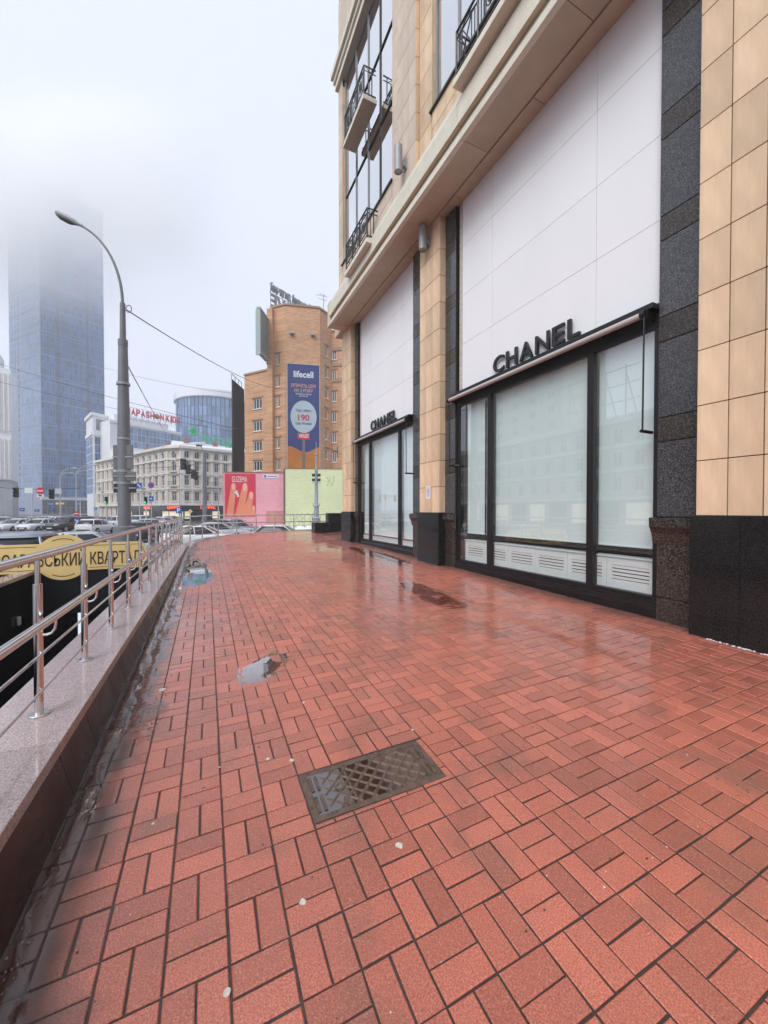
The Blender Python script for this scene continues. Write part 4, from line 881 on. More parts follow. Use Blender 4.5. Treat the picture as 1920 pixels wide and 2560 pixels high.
# ------------------------------------------------------------------ buildings of the square
M_BLUEG = mat('blue_glass', (.05, .135, .32), .12, .25, .05, rnd=.45, island=True)
M_PALEG = mat('pale_glass', (.17, .27, .44), .10, .2, .05, rnd=.35, island=True)
M_WGLASS = mat('window_glass', (.06, .075, .09), .08, .3, .3, rnd=.4)
M_WFRAME = mat('white_window_frame', (.72, .72, .70), .5, .05)
M_TMETAL = mat('grey_mullion', (.24, .28, .38), .4, .08, .1)
M_WHITEC = mat('white_cladding', (.78, .79, .81), .5, .06, .3)
M_STUCCO = mat('cream_stucco', (.68, .60, .51), .8, .18, .35, .15, 4)
M_STUCCT = mat('pale_stucco_trim', (.80, .77, .71), .8, .12, .5)
M_ROOFSN = mat('snowy_roof', (.74, .75, .78), .7, .15, .4)
M_CHIM = mat('chimney_brick', (.33, .17, .11), .9, .2, 2)
M_BLACKS = mat('shop_dark', (.03, .028, .03), .2, .3, .4)
class Frame:      # facade frame: from A to B left to right as seen from the terrace; x along, y inwards, z up
    def __init__(s, A, B):
        s.a = Vector((A[0], A[1], 0)); d = Vector((B[0] - A[0], B[1] - A[1], 0)); s.len = d.length; s.u = d.normalized(); s.n = Vector((-s.u.y, s.u.x, 0))
        if s.n.dot(s.a) < 0: s.n = -s.n
    def p(s, x, y, z): return s.a + s.u * x + s.n * y + Vector((0, 0, z))
    def box(s, b, x0, x1, y0, y1, z0, z1):
        return b.hexa([s.p(x0, y0, z0), s.p(x1, y0, z0), s.p(x1, y1, z0), s.p(x0, y1, z0), s.p(x0, y0, z1), s.p(x1, y0, z1), s.p(x1, y1, z1), s.p(x0, y1, z1)])
def wall_with_openings(fr, parent, z0, z1, wins, m, rec=.22, thick=3.0, name='wall', x0=0, x1=None):
    # one connected wall shell with recessed openings; wins = list of (x0,x1,z0,z1)
    x1 = fr.len if x1 is None else x1
    xs = sorted({x0, x1, *[w_[0] for w_ in wins], *[w_[1] for w_ in wins]}); zs = sorted({z0, z1, *[w_[2] for w_ in wins], *[w_[3] for w_ in wins]})
    b = MB()
    for i in range(len(xs) - 1):
        for k in range(len(zs) - 1):
            cx_, cz = (xs[i] + xs[i + 1]) / 2, (zs[k] + zs[k + 1]) / 2
            if any(w_[0] < cx_ < w_[1] and w_[2] < cz < w_[3] for w_ in wins): continue
            b.quad(fr.p(xs[i], 0, zs[k]), fr.p(xs[i + 1], 0, zs[k]), fr.p(xs[i + 1], 0, zs[k + 1]), fr.p(xs[i], 0, zs[k + 1]))
    for (a, c, e, f) in wins:
        q = [(a, e), (c, e), (c, f), (a, f)]
        for j in range(4): b.quad(fr.p(q[j][0], 0, q[j][1]), fr.p(q[(j + 1) % 4][0], 0, q[(j + 1) % 4][1]), fr.p(q[(j + 1) % 4][0], rec, q[(j + 1) % 4][1]), fr.p(q[j][0], rec, q[j][1]))
    b.quad(fr.p(x0, 0, z1), fr.p(x1, 0, z1), fr.p(x1, thick, z1), fr.p(x0, thick, z1)); b.quad(fr.p(x0, 0, z0), fr.p(x0, 0, z1), fr.p(x0, thick, z1), fr.p(x0, thick, z0)); b.quad(fr.p(x1, 0, z0), fr.p(x1, 0, z1), fr.p(x1, thick, z1), fr.p(x1, thick, z0))
    b.quad(fr.p(x0, thick, z0), fr.p(x1, thick, z0), fr.p(x1, thick, z1), fr.p(x0, thick, z1))
    me = b.mesh(name, m, off(parent)); bb = bmesh.new(); bb.from_mesh(me); bmesh.ops.remove_doubles(bb, verts=bb.verts[:], dist=.001); bmesh.ops.recalc_face_normals(bb, faces=bb.faces[:]); bb.to_mesh(me); bb.free()
    return obj(name, me, parent)
_wm = {}
def window(fr, parent, x0, x1, z0, z1, rec=.2, lights=2, trans=.68, arch=False, fm=None, fw=.09):
    fm = fm or M_WFRAME
    key = (round(x1 - x0, 3), round(z1 - z0, 3), lights, trans, arch, fm.name, rec)
    if key not in _wm:
        w_, h = x1 - x0, z1 - z0; b = MB(); y0, y1 = rec - .06, rec
        bars = [(0, w_, 0, fw), (0, w_, h - fw, h), (0, fw, fw, h - fw), (w_ - fw, w_, fw, h - fw)]
        bars += [(w_ * k / lights - fw * .4, w_ * k / lights + fw * .4, fw, h - fw) for k in range(1, lights)]
        if trans: bars.append((fw, w_ - fw, h * trans - fw * .35, h * trans + fw * .35))
        for (a, c, e, f) in bars: b.box(a, c, y0, y1, e, f)
        nb_ = len(b.f); b.quad((0, rec - .02, 0), (w_, rec - .02, 0), (w_, rec - .02, h), (0, rec - .02, h))
        if arch:   # arched surround
            n = 10; R0, R1 = w_ * .5, w_ * .5 + .22
            for k in range(n):
                t0, t1 = PI * k / n, PI * (k + 1) / n
                b.prism([(w_ / 2 + R0 * math.cos(t0), -.14, h - R0 + R0 * math.sin(t0)), (w_ / 2 + R1 * math.cos(t0), -.14, h - R0 + R1 * math.sin(t0)), (w_ / 2 + R1 * math.cos(t1), -.14, h - R0 + R1 * math.sin(t1)), (w_ / 2 + R0 * math.cos(t1), -.14, h - R0 + R0 * math.sin(t1))], (0, .30, 0))
        me = b.mesh('window', fm); me.materials.append(M_WGLASS); me.polygons[nb_].material_index = 1; _wm[key] = me
    o = bpy.data.objects.new('window', _wm[key]); COL.objects.link(o); o.parent = parent
    M = Matrix((fr.u, fr.n, UP)).transposed().to_4x4(); M.translation = fr.p(x0, 0, z0) - off(parent); o.matrix_local = M; return o
def curtain(fr, parent, x0, x1, z0, z1, nx, nz, m, gap=.06, name='pane_field', y=-.02, kind='stuff'):
    b = MB(); dx, dz = (x1 - x0) / nx, (z1 - z0) / nz
    for i in range(nx):
        for k in range(nz):
            a, c = x0 + i * dx + gap, x0 + (i + 1) * dx - gap; e, f = z0 + k * dz + gap, z0 + (k + 1) * dz - gap * 2; t = random.uniform(-.01, .01)
            b.quad(fr.p(a, y, e), fr.p(c, y + t, e), fr.p(c, y + t, f), fr.p(a, y, f))
    o = b.build(name, m, parent); o['kind'] = kind; return o

# --- glass tower vanishing into the cloud
D0 = 205; pc = W(105, D0); dr = FWD * math.cos(R(36)) + RGT * math.sin(R(36)); dl = FWD * math.cos(R(-65)) + RGT * math.sin(R(-65))
tw = thing('glass_tower', 'tall blue glass office tower whose top fades into the cloud', 'tower', (pc.x, pc.y, ROAD))
A = pc + dl * 33; Bq = pc + dr * 29; Zt = 178
MB().prism([(q.x, q.y, ROAD) for q in (A, pc, Bq, Bq + dl * 33)], (0, 0, Zt)).build('core', M_TMETAL, tw)
fl, frr = Frame(A, pc), Frame(pc, Bq)
curtain(frr, tw, .3, 7.2, 9, 175, 6, 46, M_BLUEG, .07); curtain(frr, tw, 7.9, 20.6, 9, 175, 11, 46, M_BLUEG, .07); curtain(frr, tw, 21.4, 28.7, 9, 175, 6, 46, M_BLUEG, .07)
curtain(fl, tw, 13.5, 32.6, 9, 175, 16, 46, M_PALEG, .16); curtain(fl, tw, .4, 5, 9, 175, 3, 46, M_PALEG, .2); curtain(fl, tw, 6, 7.6, 9, 175, 1, 46, M_BLUEG, .3); curtain(fl, tw, 9.2, 11.5, 9, 175, 1, 46, M_BLUEG, .3)
for x in (7.25, 20.7): b = MB(); frr.box(b, x, x + .6, -.5, .1, 6, 176); b.build('dark_fin', mat('dark_fin', (.09, .11, .17), .5, .1), tw)
for k in range(12):
    z = 22 + k * 12.5; b = MB(); frr.box(b, 0, 29, -.12, .05, z, z + .5); b.build('floor_band', M_TMETAL, tw); b = MB(); fl.box(b, 0, 33, -.12, .05, z + .004, z + .5); b.build('floor_band', M_TMETAL, tw)
b = MB(); frr.box(b, -.6, 29, -1.6, .1, 7.2, 8.4); b.build('entrance_canopy', M_WHITEC, tw)
curtain(frr, tw, .3, 28.5, ROAD + .3, 6.8, 14, 2, M_DGLASS, .08); b = MB(); 
text('shop_sign', 'SILVER', tw, frr.p(7.5, -.5, 5.2), frr.u, UP, 1.3, .1, mat('yellow_sign', (.8, .62, .1), .5, .05, emit=.8), .02)
for k, x in enumerate((2.5, 14.5, 19.5)): b = MB(); frr.box(b, x, x + 2.2, -.35, -.1, 4.4, 5.6); b.build('blue_shop_sign', mat('blue_sign', (.03, .16, .55), .4, .05, emit=.25), tw)

# --- white slatted block at the left edge
wp = thing('slatted_block', 'pale office block with vertical white slats at the left edge', 'building', W(0, 150, ROAD))
fw_ = Frame(W(-120, 150), W(31, 160)); 
b = MB(); fw_.box(b, 0, fw_.len, 0, 14, 14, 60); b.build('body', M_WHITEC, wp)
b = MB(); fw_.box(b, 0, fw_.len - 4, 2, 14, 60, 67); b.build('penthouse', M_WHITEC, wp)
for k in range(14): b = MB(); x = fw_.len - .9 - k * 1.35; fw_.box(b, x, x + .45, -.8, 0, 34, 58); b.build('slat', M_STUCCT, wp)
for k in range(10): b = MB(); x = fw_.len - .9 - k * 1.35; fw_.box(b, x, x + .45, -.8, 0, 14.4, 31); b.build('slat', M_STUCCT, wp)
b = MB(); fw_.box(b, 0, fw_.len, .5, 14, ROAD, 14); b.build('ground_floor', mat('grey_podium', (.32, .33, .37), .5, .2, .2), wp)

# --- glass block with white frame and stepped glass building, round glass drum
gb = thing('framed_glass_block', 'blue glass block with a white stone frame beside the tower', 'building', W(250, 150, ROAD))
f1, f2 = Frame(W(218, 158), W(234, 148)), Frame(W(234, 148), W(288, 156)); H1 = ZY(1035, 150)
MB().prism([W(218, 158, ROAD), W(234, 148, ROAD), W(288, 156, ROAD), W(270, 168, ROAD)], (0, 0, H1 - ROAD - .5)).build('body', M_WHITEC, gb)
curtain(f2, gb, .7, f2.len - .6, 8, H1 - 9, 6, 7, M_BLUEG, .06); curtain(f1, gb, .5, f1.len - .5, 8, H1 - 9, 2, 7, M_BLUEG, .08); curtain(f2, gb, 1.2, f2.len - .8, H1 - 6.5, H1 - 2, 5, 1, mat('grey_louvre', (.20, .21, .23), .6, .2, .5, rnd=.2, island=True), .05)
for f in (f1, f2): b = MB(); f.box(b, -.3 if f is f1 else 0, f.len + .3, -.6, .4, H1 - 1.2, H1); b.build('parapet', M_WHITEC, gb); b = MB(); f.box(b, 0, f.len, -.4, .2, H1 - 8.6, H1 - 7.2); b.build('stone_band', M_WHITEC, gb)
ml = thing('stepped_glass_building', 'white stepped building with glass bands under red roof lettering', 'building', W(370, 150, ROAD))
f3 = Frame(W(284, 146), W(466, 172)); L3 = f3.len; za = ZY(1040, 146)
b = MB(); f3.box(b, 0, L3, 0, 18, ROAD, 24.5); b.build('lower_body', M_WHITEC, ml); b = MB(); f3.box(b, 0, L3 - 1, 2, 18, 24.5, za - 1.4); b.build('upper_body', M_WHITEC, ml)
b = MB(); f3.box(b, 3, L3 - 5, 5, 16, za - 1.4, za + 2); b.build('roof_house', M_WHITEC, ml)
fu = Frame(f3.p(0, 2, 0), f3.p(L3 - 1, 2, 0)); curtain(fu, ml, 4, L3 - 1.2, 26.5, za - 2.6, 16, 3, M_PALEG, .05); curtain(f3, ml, 6.5, L3 - .5, 16, 22.6, 15, 2, M_BLUEG, .05)
b = MB(); fu.box(b, -.2, L3 - .8, -.5, .3, za - 2.2, za - 1.2); b.build('parapet', M_WHITEC, ml)
rs = thing('roof_lettering', 'red roof letters on a steel frame above the stepped glass building', 'lettering', f3.p(8, 5, za + 2))
M_RED = mat('red_letter', (.62, .03, .05), .5, .08); b = MB()
fs = Frame(W(308, 152), W(446, 170)); ls_ = fs.len
for k in range(10): x = .5 + k * (ls_ - 1) / 9; b.tube([fs.p(x, 0, za + .6), fs.p(x, 0, za + 5.5)], .09, 5); b.tube([fs.p(x, 0, za + 4), fs.p(x, 2, za + .6)], .06, 5)
for z in (za + 1.9, za + 5.4): b.tube([fs.p(0, 0, z), fs.p(ls_, 0, z)], .07, 5)
b.build('steel_frame', M_TMETAL, rs)
x = 1.2
for ch, w_ in zip('PAPASH', (1.75,) * 6): text('letter', ch, rs, fs.p(x + w_ / 2, -.2, za + 3.7), fs.u, UP, 3.7, .3, M_RED, .13, fit=w_ * .86); x += w_ * 1.03
b = MB(); b.loft([[fs.p(x + 1.0 + 1.05 * r_ * math.cos(2 * PI * k / 16), yy, za + 3.7 + 1.15 * r_ * math.sin(2 * PI * k / 16)) for k in range(16)] for yy, r_ in ((-.5, .3), (-.45, .8), (-.25, 1), (0, 1))]); b.build('ball_letter', mat('orange_ball', (.48, .12, .05), .5, .3, 1), rs, smooth=True); x += 2.15
for ch, w_ in zip('NKIDS', (1.7, 1.7, .8, 1.7, 1.6)):
    if ch == 'K': x += .7
    text('letter', ch, rs, fs.p(x + w_ / 2, -.2, za + 3.7), fs.u, UP, 3.7, .3, M_RED, .13, fit=w_ * .86); x += w_ * 1.06
dp = W(548, 195); dm = thing('glass_drum', 'round glass building with pale rim behind the green roof letters', 'building', (dp.x, dp.y, ROAD)); RD = sz(95, 195); HD = ZY(1003, 195)
MB().tube([(dp.x, dp.y, ROAD), (dp.x, dp.y, HD - 3)], RD - .3, 48).build('drum_core', M_TMETAL, dm)
b = MB(); nseg = 64
for k in range(nseg):
    t0, t1 = 2 * PI * k / nseg + .012, 2 * PI * (k + 1) / nseg - .012
    for q in range(10): z0 = 8 + q * 4.6; b.quad((dp.x + RD * math.cos(t0), dp.y + RD * math.sin(t0), z0), (dp.x + RD * math.cos(t1), dp.y + RD * math.sin(t1), z0), (dp.x + RD * math.cos(t1), dp.y + RD * math.sin(t1), z0 + 4.3), (dp.x + RD * math.cos(t0), dp.y + RD * math.sin(t0), z0 + 4.3))
b.build('pane_field', M_PALEG, dm)['kind'] = 'stuff'
MB().tube([(dp.x, dp.y, HD - 3.4), (dp.x, dp.y, HD - 3), (dp.x, dp.y, HD)], [RD + .5, RD + .8, RD + .8], 48).build('rim', M_WHITEC, dm)

# --- ornate cream corner building
cb = thing('cream_corner_building', 'ornate cream stucco corner building with lit shops at street level', 'building', W(435, 84, ROAD))
PA, PB, PC_, PD = W(243, 110), W(417, 84.5), W(455, 83.5), W(640, 95)
ZT = 15.4
M_LIT = mat('lit_red_sign', (.85, .10, .04), .5, .05, emit=1.6); M_LITW = mat('lit_window', (.75, .68, .5), .5, .3, 1.2, emit=.5)
for fi, (a, c, n) in enumerate(((PA, PB, 13), (PB, PC_, 1), (PC_, PD, 8))):
    f = Frame(a, c); dx = f.len / n; wins = []; ww = min(1.15, dx * .46)
    zz = [(3.6, 5.6), (7.0, 9.1), (10.2, 12.3), (13.0, 14.5)]
    for k in range(n):
        xc = (k + .5) * dx
        for q, (z0, z1) in enumerate(zz): wins.append((xc - ww / 2, xc + ww / 2, z0 - .0, z1))
    wl = wall_with_openings(f, cb, 2.6, ZT, wins, M_STUCCO, .22, 9)
    for j, (x0, x1, z0, z1) in enumerate(wins): window(f, wl, x0, x1, z0, z1, .2, 2, .7, arch=(j % 4 == 3 or (fi == 1 and j % 4 == 2)))
    for z0, z1, pr in ((2.6, 3.1, .35), (6.1, 6.4, .3), (9.5, 9.8, .3), (12.55, 12.8, .3), (14.75, 15.0, .35), (15.0, 15.55, .75)):
        b = MB(); f.box(b, -.1, f.len + .1, -pr, .1, z0, z1); b.build('string_course', M_STUCCT, wl)
    for k in range(n + 1):
        b = MB(); xx = min(max(k * dx, .25), f.len - .25); f.box(b, xx - .2, xx + .2, -.18, .05, 3.1, 14.75); b.build('pilaster', M_STUCCT, wl)
    for k in range(n):
        xc = (k + .5) * dx
        for q, (z0, z1) in enumerate(zz[:3]):
            b = MB(); f.box(b, xc - ww * .75, xc + ww * .75, -.26, .05, z1 + .16, z1 + .34); b.build('window_hood', M_STUCCT, wl)
            b = MB(); f.box(b, xc - ww * .7, xc + ww * .7, -.2, .05, z0 - .18, z0 - .04); b.build('sill', M_STUCCT, wl)
        if (fi == 2 and k in (2, 3)) or (fi == 0 and k % 4 == 1) or fi == 1:
            for z0 in ((6.95,) if fi != 1 else (6.95, 10.1)):
                b = MB(); f.box(b, xc - 1.0, xc + 1.0, -.8, .05, z0 - .22, z0 - .08); b.build('balcony_slab', M_STUCCT, wl); b = MB()
                for t in range(9): f.box(b, xc - .97 + t * .238, xc - .94 + t * .238, -.78, -.75, z0 - .08, z0 + .85)
                f.box(b, xc - .98, xc + .98, -.79, -.74, z0 + .85, z0 + .9); b.build('balcony_railing', M_BLACKM, wl)
    # shop front
    b = MB(); f.box(b, 0, f.len, .5, 8, ROAD, 2.6); b.build('shop_front', M_BLACKS, cb)
    for k in range(n):
        if fi == 0 and k < 5: b = MB(); f.box(b, k * dx + .3, (k + 1) * dx - .3, .35, .5, ROAD, 2.4); b.build('shop_pier', M_STUCCO, cb); continue
        b = MB(); f.box(b, k * dx + .25, (k + 1) * dx - .25, .42, .48, ROAD + .5, 1.3); b.build('shop_pane', M_DGLASS if k % 3 else M_LITW, cb)
    b = MB(); f.box(b, f.len * (.45 if fi == 0 else 0), f.len, -.2, .5, 1.55, 2.6); b.build('shop_fascia', M_BLACKS, cb)
    for xs_, s_ in {0: ((.78, 'ОПТИКА'),), 1: ((.5, 'ЦИТРУС'),), 2: ((.32, 'ЦИТРУС'),)}[fi]:
        text('shop_letters', s_, cb, f.p(f.len * xs_, -.23, 2.1), f.u, UP, .8, .05, M_LIT, .01)
    rf = MB(); rf.hexa([f.p(-.1, -.6, ZT + .16), f.p(f.len + .1, -.6, ZT + .16), f.p(f.len + .1, 9, ZT + .16), f.p(-.1, 9, ZT + .16), f.p(-.1, .3, ZT + .5), f.p(f.len + .1, .3, ZT + .5), f.p(f.len + .1, 7, ZT + 2.2), f.p(-.1, 7, ZT + 2.2)]); rf = rf.build('roof', M_ROOFSN, cb)
    for xs_ in ((.3, .55, .8) if fi == 0 else ((.12, .5) if fi == 2 else ())):
        b = MB(); f.box(b, f.len * xs_ - .45, f.len * xs_ + .45, 3.4, 4.2, ZT + .5, ZT + 2.3); b.build('chimney', M_CHIM, rf)
gs = thing('green_roof_lettering', 'green roof letters with a leaf emblem on steel struts above the cream building', 'lettering', W(520, 92, ZT + 1))
fg = Frame(W(470, 88), W(584, 96)); M_GREEN = mat('green_letter', (.03, .45, .17), .5, .1, emit=.06); b = MB(); zg_ = ZY(1088, 90)
for k in range(8): x = .4 + k * (fg.len - .6) / 7; b.tube([fg.p(x, 0, ZT + .8), fg.p(x, 0, zg_ + 1.0)], .05, 5); b.tube([fg.p(x, 0, zg_), fg.p(x - .3, 2.2, ZT + 1)], .045, 5)
for z in (zg_ - .8, zg_ + .8): b.tube([fg.p(0, 0, z), fg.p(fg.len, 0, z - .8)], .05, 5)
b.build('steel_struts', M_TMETAL, gs)
for k in range(8):
    t = 2 * PI * k / 8; b = MB(); c_, s_ = math.cos(t), math.sin(t); P = [(0, 0), (.45, -.28), (1.25, 0), (.45, .28)]
    b.prism([fg.p(1.3 + x * c_ - y * s_, -.1, zg_ + .6 + x * s_ + y * c_) for x, y in P], fg.n * .1); b.build('leaf', M_GREEN, gs)
x = 3.2
for k, ch in enumerate('КАРТІЯ'): w_ = 1.25 if ch != 'І' else .5; text('letter', ch, gs, fg.p(x + w_ / 2, -.1, zg_ - .1 - .14 * x), (fg.u - UP * .08).normalized(), UP, 2.2, .15, M_GREEN, .06, fit=w_ * .9); x += w_ * 1.1

# --- orange brick building with the tall banner
def brickwall():
    m = mat('orange_brick', (.64, .36, .20), .85, .12, .25, .2, 8); t = m.node_tree; N = t.nodes; L = t.links; b = N['Principled BSDF']; old = b.inputs['Base Color'].links[0].from_socket
    g = N.new('ShaderNodeNewGeometry'); sp = N.new('ShaderNodeSeparateXYZ'); L.new(g.outputs['Position'], sp.inputs[0]); ad = N.new('ShaderNodeMath'); L.new(sp.outputs[0], ad.inputs[0]); L.new(sp.outputs[1], ad.inputs[1]); cm = N.new('ShaderNodeCombineXYZ'); L.new(ad.outputs[0], cm.inputs[0]); L.new(sp.outputs[2], cm.inputs[1])
    br = N.new('ShaderNodeTexBrick'); br.inputs['Scale'].default_value = 1.0; br.inputs['Brick Width'].default_value = .5; br.inputs['Row Height'].default_value = .16; br.inputs['Mortar Size'].default_value = .018; br.inputs['Color1'].default_value = (1.12, 1.12, 1.12, 1); br.inputs['Color2'].default_value = (.80, .78, .76, 1); br.inputs['Mortar'].default_value = (.75, .8, .85, 1)
    L.new(cm.outputs[0], br.inputs['Vector']); mx = N.new('ShaderNodeMixRGB'); mx.blend_type = 'MULTIPLY'; mx.inputs[0].default_value = 1; L.new(old, mx.inputs[1]); L.new(br.outputs['Color'], mx.inputs[2]); L.new(mx.outputs[0], b.inputs['Base Color']); return m
M_OBRICK = brickwall(); M_BTRIM = mat('brick_trim', (.40, .27, .19), .85, .15, 1)
ob = thing('brick_office_building', 'tall orange brick office building carrying a blue banner', 'building', W(740, 60, ROAD))
ZH = ZY(767, 59)
def bwall(pa, da, pb, db, ztop, cols, rows, ww, wh, lights, zstart=ROAD):
    f = Frame(W(pa, da), W(pb, db)); wins = []
    for px in cols:
        xc = f.len * (px - pa) / (pb - pa)
        for py in rows: z = ZY(py, (da + db) / 2); wins.append((xc - ww / 2, xc + ww / 2, z - wh / 2, z + wh / 2))
    wl = wall_with_openings(f, ob, zstart, ztop, wins, M_OBRICK, .22, 6)
    for (x0, x1, z0, z1) in wins:
        window(f, wl, x0, x1, z0, z1, .18, lights, None, fw=.12); b = MB(); f.box(b, x0 - .25, x1 + .25, -.10, .02, z1 + .12, z1 + .32); b.build('lintel', M_BTRIM, wl); b = MB(); f.box(b, x0 - .1, x1 + .1, -.12, .02, z0 - .12, z0 - .01); b.build('sill', M_WFRAME, wl)
    b = MB(); f.box(b, -.05, f.len + .05, -.15, .3, ztop, ztop + .28); b.build('coping', M_BTRIM, wl); return f, wl
RW = (1011, 1066, 1116, 1165)
fA, _ = bwall(613, 62, 672, 59.6, ZY(936, 61), (645,), RW, 1.85, 1.6, 3)
fB, _ = bwall(681, 60, 713, 59, ZH, (697,), (900, 955, 1005, 1057, 1108, 1162), .72, 1.65, 2)
fC, wC = bwall(713, 59, 801, 60, ZH + .02, (), (), 1, 1, 1)
fD, _ = bwall(801, 60, 830, 62.5, ZH - .1, (817,), (880, 932, 984, 1035, 1086, 1135), .72, 1.65, 2)
fE, _ = bwall(830, 62.6, 862, 62.2, ZH - 2.4, (836,), (888, 940, 992, 1043, 1094, 1143), .72, 1.65, 2)
fp = Frame(W(669, 59.4), W(682, 59.2)); b = MB(); fp.box(b, 0, fp.len, 0, 5, ROAD, ZH - .3); b.build('corner_pier', M_OBRICK, ob)
for z in (ZH - 5.5, ZH - 8.0, ZH - 10.5): b = MB(); fE.box(b, .2, fE.len, -.14, .05, z, z + .5); b.build('string_course', M_BTRIM, ob)
for px in (731, 783): b = MB(); xx = fC.len * (px - 713) / 88; fC.box(b, xx - .3, xx + .3, -.6, .0, ZY(842, 59.5), ZY(842, 59.5) + .4); b.build('floodlight', M_ALU, ob)
# banner
bn = thing('advert_banner', 'tall dark blue advertising banner with a grey price circle on the brick front', 'banner', fC.p(4, -.2, 9))
xb0, xb1 = fC.len * (720 - 713) / 88, fC.len * (799 - 713) / 88; zb1, zb0 = ZY(913, 59.3), ZY(1171, 59.5); dxb = xb1 - xb0; xm = (xb0 + xb1) / 2
M_NAVY = mat('banner_navy', (.022, .038, .17), .55, .08, .3); M_ORB = mat('banner_orange', (.50, .17, .02), .6, .2, .6); M_BWHITE = mat('banner_white', (.72, .75, .80), .6, .03); M_BGREY = mat('banner_grey', (.42, .50, .55), .6, .06, .4); M_BSALM = mat('banner_salmon', (.62, .36, .30), .6, .05); M_BRED = mat('banner_red', (.55, .03, .06), .6, .05)
b = MB(); fC.box(b, xb0, xb1, -.16, -.06, zb0, zb1); b.build('cloth', M_NAVY, bn)
b = MB(); fC.box(b, xb0 - .12, xb0, -.2, -.02, zb0, zb1); fC.box(b, xb0 - .12, xb1 + .12, -.2, -.02, zb1, zb1 + .12); fC.box(b, xb1, xb1 + .12, -.2, -.02, zb0, zb1); b.build('frame', mat('banner_frame', (.45, .42, .45), .5, .05), bn)
def disc(fr, xc, zc, rx, rz, y, m, parent, name, n=40): 
    b = MB(); b.prism([fr.p(xc + rx * math.cos(2 * PI * k / n), y, zc + rz * math.sin(2 * PI * k / n)) for k in range(n)], fr.n * .012); return b.build(name, m, parent)
hz = [(xb0 + dxb * k / 12, zb0 + 3.2 + .55 * math.cos(PI * 2 * (k / 12 - .05)) * .8 - .3) for k in range(13)]
b = MB(); b.prism([fC.p(x, -.175, z) for x, z in [(xb0, zb0)] + hz + [(xb1, zb0)]], fC.n * .012); b.build('orange_hill', M_ORB, bn)
zc = ZY(1043, 59.4); disc(fC, xm, zc, dxb * .41, sz(40, 59.4), -.18, M_BGREY, bn, 'price_disc')
def bt(s, py, size, m, fit, bold=.0, y=-.20): text('lettering', s, bn, fC.p(xm, y, ZY(py, 59.4)), fC.u, UP, size, .01, m, bold, fit=fit)
bt('lifecell', 938, 1.35, M_BWHITE, dxb * .62, .03); bt('ЗУПИНІТЬ ЦІНУ', 967, .72, M_BSALM, dxb * .80, .01); bt('НА 2 РОКИ', 978, .72, M_BSALM, dxb * .58, .01); bt('Переносьте номер', 987, .34, M_BWHITE, dxb * .5); bt('до lifecell', 992, .34, M_BWHITE, dxb * .26)
bt('Тариф «Макс»', 1028, .55, M_NAVY, dxb * .5, y=-.21); bt('190', 1045, 1.25, M_BRED, dxb * .36, .03, -.21); bt('грн/ 4тижні', 1060, .55, M_NAVY, dxb * .5, y=-.21)
b = MB(); fC.box(b, xm - dxb * .19, xm + dxb * .19, -.20, -.17, ZY(1099, 59.4), ZY(1083, 59.4)); b.build('offer_tag', M_BRED, bn); b = MB(); fC.box(b, xm - dxb * .045, xm + dxb * .045, -.195, -.18, zb0, ZY(1099, 59.4)); b.build('printed_mast', mat('banner_mast', (.16, .15, .16), .6, .1), bn); bt('АКЦІЯ', 1091, .68, M_BWHITE, dxb * .30, .02, -.215)
# roof letters seen from behind, on a frame over the brick building
rl = thing('reversed_roof_letters', 'grey roof letters seen from behind above the brick building', 'lettering', W(730, 62, ZH))
fr_ = Frame(W(679, 60.5), W(792, 68.5)); M_LGREY = mat('letter_back', (.22, .25, .27), .6, .1)
b = MB(); Lr = fr_.len; z1_ = ZY(712, 60.5)
for k in range(9): x = .2 + k * (Lr - .4) / 8; b.tube([fr_.p(x, .3, ZH - 1), fr_.p(x, .3, z1_ + .2)], .05, 5)
for z in (z1_, z1_ - 1.3, z1_ - 3.6): b.tube([fr_.p(0, .3, z), fr_.p(Lr, .3, z)], .04, 5)
b.build('steel_frame', M_LGREY, rl)
text('letters', 'НАЙКРАЩИЙ ДИТЯЧИЙ', rl, fr_.p(Lr * .5, .1, z1_ - .55), -fr_.u, UP, 1.5, .2, M_LGREY, .02, fit=Lr * .98)
text('letters', 'SAVE', rl, fr_.p(Lr * .30, .1, z1_ - 2.5), -fr_.u, UP, 2.9, .25, M_LGREY, .04, fit=Lr * .58)
an = thing('roof_antenna', 'thin television antenna on the brick building roof', 'antenna', W(810, 62, ZH)); b = MB(); q = W(810, 62, 0)
b.tube([(q.x, q.y, ZH - .5), (q.x, q.y, ZH + 3.2)], .05, 6); b.build('mast', M_LGREY, an)
for z, l in ((3.0, 1.2), (2.4, .9), (3.2, .6)): b = MB(); b.tube([q + UP * (ZH + z) - RGT * l + UP * .3, q + UP * (ZH + z) + RGT * l * .5 - UP * .1], .035, 5); b.build('element', M_LGREY, an)
# billboards
sb = thing('side_screen', 'grey framed side billboard hung on the left edge of the brick tower', 'billboard', W(658, 57, ZY(895, 57)))
fs_ = Frame(W(649, 56), W(669, 59.3)); b = MB(); fs_.box(b, 0, fs_.len, -.15, .25, ZY(888, 57), ZY(783, 57)); b.build('panel', mat('billboard_grey', (.20, .23, .23), .5, .15, .8), sb)
b = MB(); fs_.box(b, -.2, .0, -.3, .4, ZY(890, 56), ZY(779, 56)); fs_.box(b, 0, fs_.len, -.25, .35, ZY(779, 57) - .3, ZY(779, 57)); fs_.box(b, 0, fs_.len, -.25, .35, ZY(890, 57), ZY(890, 57) + .3); b.build('frame', mat('billboard_frame', (.34, .40, .40), .5, .1), sb)
for zz in (ZY(880, 57), ZY(800, 57)): b = MB(); b.tube([fs_.p(fs_.len * .6, .2, zz), W(672, 59.8, zz - 1.2)], .07, 6); b.build('strut', M_TMETAL, sb)
